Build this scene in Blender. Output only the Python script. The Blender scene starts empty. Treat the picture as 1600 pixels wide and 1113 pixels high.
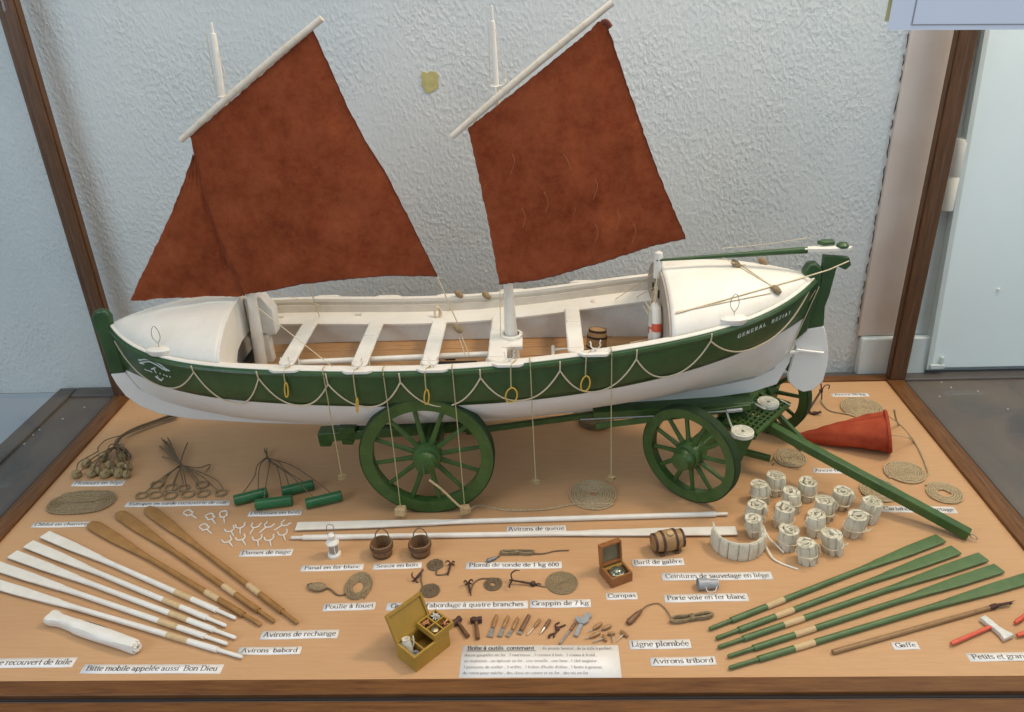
import bpy, math, random
import numpy as np
from mathutils import Matrix, Vector
R = random.Random(7)
sc = bpy.context.scene
COL = sc.collection
U = 0.01                                   # everything below is written in centimetres

# ------------------------------------------------------------------ camera, world, lamps, exposure
CAM = np.array([7.254190650951127, -58.5704301764581, 67.2916286087262])
YAW, PIT, ROL, FPX = -0.04413124471168868, 0.46981808581078466, -0.04131279708891076, 1248.2411664777007
_f = np.array([math.sin(YAW)*math.cos(PIT), math.cos(YAW)*math.cos(PIT), -math.sin(PIT)])
_r0 = np.array([math.cos(YAW), -math.sin(YAW), 0.0]); _u0 = np.cross(_r0, _f)
_r = math.cos(ROL)*_r0 + math.sin(ROL)*_u0
_u = -math.sin(ROL)*_r0 + math.cos(ROL)*_u0
cam = bpy.data.cameras.new('camera'); cam_o = bpy.data.objects.new('camera', cam); COL.objects.link(cam_o)
cam.sensor_width = 36; cam.lens = 36*FPX/1600; cam.clip_start = 0.02; cam.clip_end = 60
cam_o.matrix_world = Matrix(((_r[0], _u[0], -_f[0], CAM[0]*U), (_r[1], _u[1], -_f[1], CAM[1]*U), (_r[2], _u[2], -_f[2], CAM[2]*U), (0, 0, 0, 1)))
sc.camera = cam_o

world = bpy.data.worlds.new('World'); sc.world = world; world.use_nodes = True
bg = world.node_tree.nodes['Background']
bg.inputs[0].default_value = (0.80, 0.88, 1.0, 1); bg.inputs[1].default_value = 0.36

def area(name, loc, target, sx, sy, power, col):
    l = bpy.data.lights.new(name, 'AREA'); l.shape = 'RECTANGLE'; l.size = sx*U; l.size_y = sy*U
    l.energy = power; l.color = col
    o = bpy.data.objects.new(name, l); COL.objects.link(o); o.location = Vector(loc)*U
    o.rotation_euler = (Vector(target)-Vector(loc)).to_track_quat('-Z', 'Y').to_euler()
    return o
area('ceiling_lamp', (105, 36, 150), (5, 22, 0), 30, 30, 15.5, (1.0, 0.81, 0.60))
area('ceiling_lamp', (10, -10, 190), (0, 30, 0), 120, 80, 12.0, (1.0, 0.90, 0.78))
area('wall_lamp', (10, 52, 112), (10, 66, 40), 110, 5, 1.3, (1.0, 0.93, 0.80))
area('window_fill', (-170, -120, 110), (-10, 40, 20), 120, 120, 20.0, (0.70, 0.85, 1.0))
area('window_fill', (200, -90, 120), (78, 65, 20), 90, 110, 11.0, (0.74, 0.88, 1.0))  # unseen cool fill added at the front right to brighten the door

sc.view_settings.view_transform = 'Standard'; sc.view_settings.look = 'None'
sc.view_settings.exposure = 0.0; sc.view_settings.gamma = 1.0; sc.view_settings.use_curve_mapping = False
sc.render.engine = 'CYCLES'
sc.cycles.use_denoising = True; sc.cycles.max_bounces = 8; sc.cycles.transparent_max_bounces = 16

# ------------------------------------------------------------------ pixel of the photograph -> point on a real plane
def ray(px):
    return _f + _r*(px[0]-800)/FPX - _u*(px[1]-556.5)/FPX
def G(px, z=0.0):
    d = ray(px); t = (z-CAM[2])/d[2]; p = CAM+t*d
    return Vector((p[0], p[1], z))
def Yp(px, y=39.0):
    d = ray(px); t = (y-CAM[1])/d[1]; p = CAM+t*d
    return Vector((p[0], y, p[2]))
def proj(X):
    X = np.array(X)-CAM; d = X@_f
    return np.array([800+FPX*(X@_r)/d, 556.5-FPX*(X@_u)/d])

# ------------------------------------------------------------------ materials
def mat(name, col, rough=0.55, var=0.12, scale=40, bump=0.0, bscale=200, metal=0.0, stretch=(1, 1, 1), col2=None, bstretch=None, spec=0.5, detail=5, sheen=0.0, contrast=(0.3, 0.7), transl=0.0, nrough=0.6):
    m = bpy.data.materials.new(name); m.use_nodes = True
    nt = m.node_tree; N = nt.nodes; L = nt.links; b = N['Principled BSDF']
    b.inputs['Roughness'].default_value = rough; b.inputs['Metallic'].default_value = metal
    b.inputs['Specular IOR Level'].default_value = spec
    if sheen: b.inputs['Sheen Weight'].default_value = sheen
    tc = N.new('ShaderNodeTexCoord'); oi = N.new('ShaderNodeObjectInfo')
    mp = N.new('ShaderNodeMapping'); mp.inputs['Scale'].default_value = stretch
    ad = N.new('ShaderNodeVectorMath'); ad.operation = 'ADD'
    ml = N.new('ShaderNodeMath'); ml.operation = 'MULTIPLY'; ml.inputs[1].default_value = 37.0
    L.new(oi.outputs['Random'], ml.inputs[0])
    L.new(tc.outputs['Object'], ad.inputs[0]); L.new(ml.outputs[0], ad.inputs[1]); L.new(ad.outputs[0], mp.inputs[0])
    n = N.new('ShaderNodeTexNoise'); n.inputs['Scale'].default_value = scale; n.inputs['Detail'].default_value = detail; n.inputs['Roughness'].default_value = nrough
    L.new(mp.outputs[0], n.inputs['Vector'])
    rp = N.new('ShaderNodeValToRGB'); e = rp.color_ramp.elements
    e[0].position, e[1].position = contrast
    c2 = col2 or tuple(min(1, c*(1+var)) for c in col)
    c1 = col if col2 else tuple(c*(1-var) for c in col)
    e[0].color = (*c1, 1); e[1].color = (*c2, 1)
    L.new(n.outputs[0], rp.inputs[0]); L.new(rp.outputs[0], b.inputs['Base Color'])
    if bump:
        n2 = N.new('ShaderNodeTexNoise'); n2.inputs['Scale'].default_value = bscale; n2.inputs['Detail'].default_value = 4
        mp2 = N.new('ShaderNodeMapping'); mp2.inputs['Scale'].default_value = bstretch or stretch
        L.new(ad.outputs[0], mp2.inputs[0]); L.new(mp2.outputs[0], n2.inputs['Vector'])
        bm = N.new('ShaderNodeBump'); bm.inputs['Strength'].default_value = bump; bm.inputs['Distance'].default_value = 0.001
        L.new(n2.outputs[0], bm.inputs['Height']); L.new(bm.outputs[0], b.inputs['Normal'])
    if transl:
        t = N.new('ShaderNodeBsdfTranslucent'); mx = N.new('ShaderNodeMixShader'); mx.inputs[0].default_value = transl
        L.new(rp.outputs[0], t.inputs[0]); L.new(b.outputs[0], mx.inputs[1]); L.new(t.outputs[0], mx.inputs[2])
        L.new(mx.outputs[0], N['Material Output'].inputs[0])
    return m

M = {}
M['board'] = mat('beech_board', (0.49, 0.282, 0.138), 0.42, scale=24, stretch=(1, 16, 1), col2=(0.565, 0.342, 0.178), bump=0.05, bscale=120, contrast=(0.25, 0.8), nrough=0.7, spec=0.3)
M['rail'] = mat('mahogany_rail', (0.095, 0.036, 0.011), 0.45, scale=22, stretch=(1, 12, 12), col2=(0.185, 0.080, 0.024), bump=0.1, bscale=120, spec=0.25)
M['railp'] = mat('mahogany_post', (0.075, 0.038, 0.020), 0.4, scale=22, stretch=(12, 12, 1), col2=(0.135, 0.066, 0.032), bump=0.1, bscale=120, spec=0.25)
M['gap'] = mat('dark_gap', (0.012, 0.008, 0.007), 0.8)
M['table'] = mat('dark_table_paint', (0.060, 0.062, 0.068), 0.5, scale=9, col2=(0.108, 0.098, 0.088), bump=0.12, bscale=160, detail=9)
M['door'] = mat('door_paint', (0.80, 0.89, 0.90), 0.45, 0.03, scale=6, bump=0.08, bscale=90)
M['jamb'] = mat('jamb_paint', (0.60, 0.66, 0.65), 0.5, 0.06, scale=12, bump=0.1, bscale=80)
M['casing'] = mat('beige_casing', (0.52, 0.43, 0.36), 0.6, scale=9, col2=(0.60, 0.54, 0.48), bump=0.2, bscale=50)
M['white'] = mat('white_paint', (0.70, 0.665, 0.575), 0.45, scale=22, col2=(0.79, 0.765, 0.70), bump=0.15, bscale=220, detail=9, nrough=0.7)
M['whiteb'] = mat('white_hull_paint', (0.71, 0.695, 0.65), 0.42, scale=14, col2=(0.79, 0.78, 0.745), bump=0.12, bscale=160, detail=9, nrough=0.7, stretch=(0.4, 1, 1.6))
M['cream'] = mat('cream_inner_paint', (0.63, 0.58, 0.49), 0.5, 0.08, scale=40, bump=0.12, bscale=200)
M['greypaint'] = mat('grey_inner_paint', (0.70, 0.68, 0.62), 0.55, 0.1, scale=40, bump=0.1)
M['green'] = mat('green_hull_paint', (0.018, 0.055, 0.016), 0.36, scale=22, col2=(0.042, 0.098, 0.028), bump=0.25, bscale=160, detail=9, nrough=0.7)
M['greenc'] = mat('green_carriage_paint', (0.026, 0.070, 0.016), 0.36, scale=50, col2=(0.060, 0.125, 0.028), bump=0.3, bscale=260, detail=9, nrough=0.72)
M['greenoar'] = mat('green_oar_paint', (0.055, 0.112, 0.036), 0.45, scale=50, col2=(0.095, 0.165, 0.055), bump=0.2, bscale=250, detail=8, nrough=0.7)
M['greenf'] = mat('green_fender_paint', (0.012, 0.10, 0.035), 0.3, scale=80, col2=(0.03, 0.15, 0.05), bump=0.35, bscale=240)
M['tyre'] = mat('dark_iron_tyre', (0.020, 0.040, 0.015), 0.65, 0.3, spec=0.2)
M['sail'] = mat('tan_sailcloth', (0.175, 0.034, 0.013), 0.9, scale=17, col2=(0.345, 0.092, 0.036), bump=0.6, bscale=1300, detail=12, transl=0.22, contrast=(0.35, 0.66), nrough=0.84, spec=0.08)
M['thread'] = mat('loose_thread', (.33, .125, .055), .9)
M['seam'] = mat('sail_seam', (0.12, 0.03, 0.015), 0.9)
M['cone'] = mat('red_canvas', (0.30, 0.045, 0.022), 0.92, scale=40, col2=(0.44, 0.09, 0.042), bump=0.5, bscale=900, detail=10, nrough=0.75, spec=0.1)
M['spar'] = mat('bleached_spar', (0.60, 0.52, 0.40), 0.6, scale=60, stretch=(1, 1, 1), col2=(0.72, 0.65, 0.54), bump=0.2)
M['rope'] = mat('hemp_rope', (0.30, 0.215, 0.115), 0.9, scale=500, col2=(0.62, 0.49, 0.30), bump=0.9, bscale=1300, nrough=0.7)
M['roped'] = mat('dark_hemp_rope', (0.17, 0.12, 0.06), 0.9, scale=450, col2=(0.40, 0.30, 0.17), bump=0.9, bscale=1300, nrough=0.7)
M['tarred'] = mat('tarred_cord', (0.12, 0.082, 0.045), 0.9, scale=500, col2=(0.21, 0.15, 0.085), bump=0.6, bscale=1500)
M['line'] = mat('pale_line', (0.55, 0.45, 0.29), 0.85, scale=500, col2=(0.68, 0.58, 0.40), bump=0.4, bscale=1500)
M['lineg'] = mat('greenish_line', (0.34, 0.29, 0.14), 0.85, scale=500, col2=(0.48, 0.42, 0.22))
M['whiterope'] = mat('white_rope', (0.70, 0.68, 0.56), 0.8, scale=400, col2=(0.82, 0.80, 0.69), bump=0.6, bscale=900)
M['yellow'] = mat('yellow_leather', (0.55, 0.33, 0.04), 0.6, scale=300, col2=(0.68, 0.43, 0.07))
M['cork'] = mat('cork', (0.42, 0.28, 0.13), 0.9, scale=350, col2=(0.62, 0.45, 0.24), bump=0.9, bscale=500)
M['corkd'] = mat('old_cork', (0.22, 0.165, 0.07), 0.9, scale=300, col2=(0.36, 0.28, 0.14), bump=0.9, bscale=500)
M['oarw'] = mat('oar_white', (0.70, 0.67, 0.59), 0.5, scale=50, col2=(0.79, 0.765, 0.70), bump=0.2, bscale=300)
M['oarb'] = mat('oar_varnished', (0.27, 0.13, 0.032), 0.38, scale=70, col2=(0.37, 0.19, 0.055), bump=0.15, bscale=300)
M['leather'] = mat('pale_leather', (0.56, 0.40, 0.21), 0.7, 0.12, scale=120, bump=0.3, bscale=500)
M['floorb'] = mat('boat_floor_wood', (0.33, 0.17, 0.07), 0.55, scale=60, stretch=(1, 9, 1), col2=(0.47, 0.28, 0.13), bump=0.2)
M['darkw'] = mat('dark_wood', (0.07, 0.035, 0.018), 0.5, scale=120, col2=(0.13, 0.065, 0.03), bump=0.3, bscale=400)
M['bucket'] = mat('bucket_staves', (0.15, 0.075, 0.035), 0.6, scale=200, stretch=(1, 1, .2), col2=(0.27, 0.16, 0.08), bump=0.4, bscale=300)
M['barrel'] = mat('barrel_staves', (0.27, 0.15, 0.055), 0.5, scale=120, stretch=(.25, 1, 1), col2=(0.40, 0.25, 0.10), bump=0.3, bscale=300)
M['iron'] = mat('rusty_iron', (0.05, 0.026, 0.022), 0.6, scale=300, col2=(0.10, 0.05, 0.035), bump=0.6, bscale=600, metal=0.3)
M['steel'] = mat('dull_steel', (0.40, 0.37, 0.33), 0.42, 0.2, scale=300, metal=0.7, bump=0.2)
M['silver'] = mat('grey_silver_paint', (0.33, 0.35, 0.36), 0.5, 0.15, scale=200, metal=0.2)
M['axehead'] = mat('axe_head_paint', (0.66, 0.65, 0.60), 0.4, 0.1, scale=200, metal=0.3)
M['brass'] = mat('aged_brass', (0.40, 0.33, 0.20), 0.3, 0.2, scale=200, metal=0.9)
M['copper'] = mat('copper_nails', (0.52, 0.24, 0.12), 0.3, 0.15, scale=200, metal=0.9)
M['red'] = mat('red_paint', (0.58, 0.075, 0.035), 0.45, scale=90, col2=(0.68, 0.12, 0.055), bump=0.2)
M['handle'] = mat('tool_handle', (0.25, 0.125, 0.045), 0.45, scale=200, col2=(0.38, 0.21, 0.085))
M['handled'] = mat('dark_tool_handle', (0.13, 0.06, 0.026), 0.45, scale=200, col2=(0.21, 0.105, 0.05))
M['hook'] = mat('boat_hook_wood', (0.24, 0.135, 0.055), 0.55, scale=120, col2=(0.34, 0.205, 0.09))
M['box'] = mat('ochre_toolbox_paint', (0.36, 0.215, 0.032), 0.5, 0.09, scale=60, bump=0.15, bscale=200)
M['boxin'] = mat('ochre_inside', (0.27, 0.16, 0.03), 0.6, 0.1, scale=60)
M['case'] = mat('compass_box_wood', (0.22, 0.085, 0.028), 0.35, scale=90, col2=(0.31, 0.13, 0.045), bump=0.15)
M['casein'] = mat('compass_lining', (0.20, 0.17, 0.10), 0.8, 0.25, scale=180, stretch=(4, 4, 14))
M['canvas'] = mat('white_canvas', (0.55, 0.51, 0.385), 0.9, scale=110, col2=(0.72, 0.68, 0.555), bump=0.6, bscale=600, detail=8, nrough=0.7)
M['canvasd'] = mat('canvas_edge', (0.62, 0.57, 0.41), 0.85, scale=150, col2=(0.76, 0.71, 0.55), bump=0.4, bscale=600)
M['card'] = mat('label_card', (0.80, 0.775, 0.735), 0.6, 0.02, scale=40)
M['ink'] = mat('grey_ink', (0.10, 0.10, 0.105), 0.7, 0.05)
M['inkl'] = mat('faint_grey_ink', (0.26, 0.25, 0.25), 0.7, 0.05)
M['paper'] = mat('blue_white_paper', (0.72, 0.755, 0.83), 0.6, 0.02, scale=20)
M['tape'] = mat('old_yellow_tape', (0.52, 0.47, 0.20), 0.4, scale=120, col2=(0.40, 0.36, 0.15), bump=0.3, bscale=250)
M['bulk'] = mat('weathered_bulkhead', (0.30, 0.25, 0.20), 0.7, scale=60, stretch=(1, 1, .3), col2=(0.42, 0.36, 0.30), bump=0.2)
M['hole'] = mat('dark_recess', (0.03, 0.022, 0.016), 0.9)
M['recess'] = mat('grey_recess', (0.36, 0.345, 0.31), 0.7, 0.06)
M['wallbase'] = mat('wall_base_paint', (0.40, 0.46, 0.50), 0.6, 0.05, scale=8, bump=0.3, bscale=40)
M['lead'] = mat('lead', (0.20, 0.20, 0.215), 0.5, 0.2, scale=300, metal=0.5)
M['greychip'] = mat('plaster_crumbs', (0.6, 0.58, 0.53), 0.8)

def plaster():
    m = bpy.data.materials.new('rough_plaster'); m.use_nodes = True
    nt = m.node_tree; N = nt.nodes; L = nt.links; b = N['Principled BSDF']; b.inputs['Roughness'].default_value = 0.62
    tc = N.new('ShaderNodeTexCoord')
    n = N.new('ShaderNodeTexNoise'); n.inputs['Scale'].default_value = 3.0; n.inputs['Detail'].default_value = 6
    L.new(tc.outputs['Object'], n.inputs['Vector'])
    rp = N.new('ShaderNodeValToRGB'); e = rp.color_ramp.elements; e[0].position = .3; e[1].position = .72
    e[0].color = (0.52, 0.578, 0.592, 1); e[1].color = (0.605, 0.63, 0.618, 1)
    L.new(n.outputs[0], rp.inputs[0]); L.new(rp.outputs[0], b.inputs['Base Color'])
    mp = N.new('ShaderNodeMapping'); mp.inputs['Scale'].default_value = (1, 1, 0.62)
    L.new(tc.outputs['Object'], mp.inputs[0])
    n1 = N.new('ShaderNodeTexNoise'); n1.inputs['Scale'].default_value = 200; n1.inputs['Detail'].default_value = 5; n1.inputs['Roughness'].default_value = .55; n1.inputs['Distortion'].default_value = .1
    n2 = N.new('ShaderNodeTexNoise'); n2.inputs['Scale'].default_value = 16; n2.inputs['Detail'].default_value = 3
    v = N.new('ShaderNodeTexVoronoi'); v.inputs['Scale'].default_value = 60
    for q in (n1, n2, v): L.new(mp.outputs[0], q.inputs['Vector'])
    a = N.new('ShaderNodeMath'); a.operation = 'MULTIPLY_ADD'; a.inputs[1].default_value = 0.8
    r1 = N.new('ShaderNodeMapRange'); r1.inputs[1].default_value = .42; r1.inputs[2].default_value = .75
    L.new(n1.outputs[0], r1.inputs[0]); n3 = N.new('ShaderNodeTexNoise'); n3.inputs['Scale'].default_value = 9; n3.inputs['Detail'].default_value = 4; L.new(tc.outputs['Object'], n3.inputs['Vector'])
    r3 = N.new('ShaderNodeMapRange'); r3.inputs[1].default_value = .38; r3.inputs[2].default_value = .68; r3.inputs[3].default_value = .5; r3.inputs[4].default_value = 1.3; L.new(n3.outputs[0], r3.inputs[0])
    mk = N.new('ShaderNodeMath'); mk.operation = 'MULTIPLY'; L.new(r1.outputs[0], mk.inputs[0]); L.new(r3.outputs[0], mk.inputs[1])
    L.new(mk.outputs[0], a.inputs[0]); L.new(n2.outputs[0], a.inputs[2])
    bm = N.new('ShaderNodeBump'); bm.inputs['Strength'].default_value = 0.8; bm.inputs['Distance'].default_value = 0.0017
    L.new(a.outputs[0], bm.inputs['Height']); L.new(bm.outputs[0], b.inputs['Normal'])
    return m
M['plaster'] = plaster()

def clear_pane():
    m = bpy.data.materials.new('clear_pane'); m.use_nodes = True
    nt = m.node_tree; N = nt.nodes; N.clear()
    o = N.new('ShaderNodeOutputMaterial'); t = N.new('ShaderNodeBsdfTransparent')
    nt.links.new(t.outputs[0], o.inputs[0]); return m
M['clear'] = clear_pane()
def glass_thin():
    m = bpy.data.materials.new('thin_glass'); m.use_nodes = True
    nt = m.node_tree; N = nt.nodes; L = nt.links; N.clear()
    o = N.new('ShaderNodeOutputMaterial'); t = N.new('ShaderNodeBsdfTransparent'); t.inputs[0].default_value = (.95, .965, .96, 1)
    g = N.new('ShaderNodeBsdfGlossy'); g.inputs['Roughness'].default_value = 0.03
    mx = N.new('ShaderNodeMixShader'); mx.inputs[0].default_value = 0.05; L.new(t.outputs[0], mx.inputs[1]); L.new(g.outputs[0], mx.inputs[2]); L.new(mx.outputs[0], o.inputs[0])
    return m
M['glass'] = glass_thin()

# ------------------------------------------------------------------ mesh builder (centimetres)
class B:
    def __init__(s): s.v = []; s.f = []; s.sm = []
    def add(s, vs, fs, smooth=False, X=None):
        o = len(s.v)
        if X is not None and X.determinant() < 0: fs = [list(f)[::-1] for f in fs]
        for p in vs:
            p = Vector(p)
            s.v.append(X @ p if X is not None else p)
        for f in fs: s.f.append([i+o for i in f]); s.sm.append(smooth)
        return s
    def box(s, c, sz, rz=0, X=None):
        hx, hy, hz = sz[0]/2, sz[1]/2, sz[2]/2
        T = Matrix.Translation(c) @ Matrix.Rotation(rz, 4, 'Z')
        if X is not None: T = X @ T
        vs = [(x, y, z) for x in (-hx, hx) for y in (-hy, hy) for z in (-hz, hz)]
        return s.add(vs, [(0, 1, 3, 2), (4, 6, 7, 5), (0, 4, 5, 1), (2, 3, 7, 6), (0, 2, 6, 4), (1, 5, 7, 3)], False, T)
    def tube(s, pts, r, n=7, cap=True, closed=False, X=None, flat=None):
        pts = [Vector(p) for p in pts]; k = len(pts)
        rs = list(r) if hasattr(r, '__len__') else [r]*k
        vs = []; prev = None
        for i, p in enumerate(pts):
            if closed: t = pts[(i+1) % k]-pts[i-1]
            else: t = pts[min(i+1, k-1)]-pts[max(i-1, 0)]
            if t.length < 1e-9: t = Vector((1, 0, 0))
            t.normalize()
            if prev is None:
                a = Vector((0, 0, 1)) if abs(t.z) < .9 else Vector((1, 0, 0))
                prev = (a - t*a.dot(t)).normalized()
            else:
                q = prev - t*prev.dot(t)
                prev = q.normalized() if q.length > 1e-6 else prev
            w = t.cross(prev)
            for j in range(n):
                an = 2*math.pi*j/n
                fz = flat if flat else 1
                vs.append(p + prev*(math.cos(an)*rs[i]*fz) + w*(math.sin(an)*rs[i]))
        fs = []
        for i in range(k if closed else k-1):
            a = i*n; b = ((i+1) % k)*n
            for j in range(n): fs.append((a+j, a+(j+1) % n, b+(j+1) % n, b+j))
        s.add(vs, fs, True, X)
        if cap and not closed:
            o = len(s.v)-len(vs)
            s.f.append([o+j for j in range(n)][::-1]); s.sm.append(False)
            s.f.append([o+(k-1)*n+j for j in range(n)]); s.sm.append(False)
        return s
    def lathe(s, prof, n=24, X=None, smooth=True, cap=True):
        vs = []; k = len(prof)
        for (r, z) in prof:
            for j in range(n):
                a = 2*math.pi*j/n; vs.append((r*math.cos(a), r*math.sin(a), z))
        fs = [(i*n+j, i*n+(j+1) % n, (i+1)*n+(j+1) % n, (i+1)*n+j) for i in range(k-1) for j in range(n)]
        s.add(vs, fs, smooth, X)
        o = len(s.v)-len(vs)
        if not cap: return s
        if prof[0][0] > 1e-6: s.f.append([o+j for j in range(n)][::-1]); s.sm.append(False)
        if prof[-1][0] > 1e-6: s.f.append([o+(k-1)*n+j for j in range(n)]); s.sm.append(False)
        return s
    def prism(s, poly, h, X=None):
        n = len(poly)
        vs = [(p[0], p[1], 0) for p in poly]+[(p[0], p[1], h) for p in poly]
        fs = [list(range(n))[::-1], list(range(n, 2*n))]+[(i, (i+1) % n, n+(i+1) % n, n+i) for i in range(n)]
        return s.add(vs, fs, False, X)
    def grid(s, P, smooth=True, thick=None):
        nu, nv = len(P), len(P[0])
        vs = [p for row in P for p in row]
        fs = [(i*nv+j, i*nv+j+1, (i+1)*nv+j+1, (i+1)*nv+j) for i in range(nu-1) for j in range(nv-1)]
        return s.add(vs, fs, smooth)

def upright(o):         # poly (x, -z), extruded towards the viewer
    return Matrix(((1, 0, 0, o[0]), (0, 0, -1, o[1]), (0, -1, 0, o[2]), (0, 0, 0, 1)))
BASE = {}
def mesh_obj(name, b, m, base):
    me = bpy.data.meshes.new(name)
    base = Vector(base)
    me.from_pydata([tuple((p-base)*U) for p in b.v], [], b.f)
    me.polygons.foreach_set('use_smooth', b.sm)
    me.materials.append(M[m] if isinstance(m, str) else m)
    me.validate(); me.update()
    me.set_sharp_from_angle(angle=math.radians(38))
    o = bpy.data.objects.new(name, me); COL.objects.link(o)
    return o
def bev(o, w=0.06, seg=2):
    md = o.modifiers.new('bevel', 'BEVEL'); md.width = w*U; md.segments = seg; md.limit_method = 'ANGLE'; md.angle_limit = math.radians(40)
    return o
def solid(o, t, off=0):
    md = o.modifiers.new('solid', 'SOLIDIFY'); md.thickness = t*U; md.offset = off; return o
def tag(o, label=None, cat=None, group=None, kind=None):
    if label: o['label'] = label
    if cat: o['category'] = cat
    if group: o['group'] = group
    if kind: o['kind'] = kind
    return o
def thing(name, label, cat, loc, rz=0, group=None, local=False):
    o = bpy.data.objects.new(name, None); COL.objects.link(o); o.empty_display_size = 0.01
    o.location = Vector(loc)*U; o.rotation_euler = (0, 0, rz)
    BASE[o] = Vector((0, 0, 0)) if local else Vector(loc)
    return tag(o, label, cat, group)
def part(name, b, m, parent, label=None):
    o = mesh_obj(name, b, m, BASE[parent]); o.parent = parent; BASE[o] = BASE[parent]
    if label: o['label'] = label
    return o
def put(name, b, m, label, cat, loc, group=None):
    o = mesh_obj(name, b, m, loc); o.location = Vector(loc)*U
    BASE[o] = Vector(loc)
    return tag(o, label, cat, group)
def putl(name, b, m, label, cat, loc, rz=0, group=None):      # b in local coordinates
    o = mesh_obj(name, b, m, (0, 0, 0)); o.location = Vector(loc)*U; o.rotation_euler = (0, 0, rz)
    BASE[o] = Vector((0, 0, 0))
    return tag(o, label, cat, group)
def struct(name, b, m, loc=(0, 0, 0)):
    o = mesh_obj(name, b, m, loc); o.location = Vector(loc)*U; BASE[o] = Vector(loc)
    return tag(o, kind='structure')
def dup(root, loc, rz, label, group=None):
    r = root.copy(); COL.objects.link(r); r.location = Vector(loc)*U; r.rotation_euler = (0, 0, rz); r['label'] = label
    if group: r['group'] = group
    for ch in root.children:
        c = ch.copy(); COL.objects.link(c); c.parent = r
        for g in ch.children:
            d = g.copy(); COL.objects.link(d); d.parent = c
    return r
def smooth_path(pts, n=8):
    pts = [Vector(p) for p in pts]; out = []
    for i in range(len(pts)-1):
        p0 = pts[max(i-1, 0)]; p1 = pts[i]; p2 = pts[i+1]; p3 = pts[min(i+2, len(pts)-1)]
        for k in range(n):
            t = k/n
            out.append(0.5*((2*p1)+(p2-p0)*t+(2*p0-5*p1+4*p2-p3)*t*t+(3*p1-p0-3*p2+p3)*t**3))
    out.append(pts[-1]); return out
def rotM(axis_to):      # local Z -> axis_to
    return Vector(axis_to).to_track_quat('Z', 'Y').to_matrix().to_4x4()
def frame(o, z, x):
    z = Vector(z).normalized(); x = Vector(x); x = (x-z*x.dot(z)).normalized(); y = z.cross(x)
    return Matrix(((x.x, y.x, z.x, o[0]), (x.y, y.y, z.y, o[1]), (x.z, y.z, z.z, o[2]), (0, 0, 0, 1)))

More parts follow.
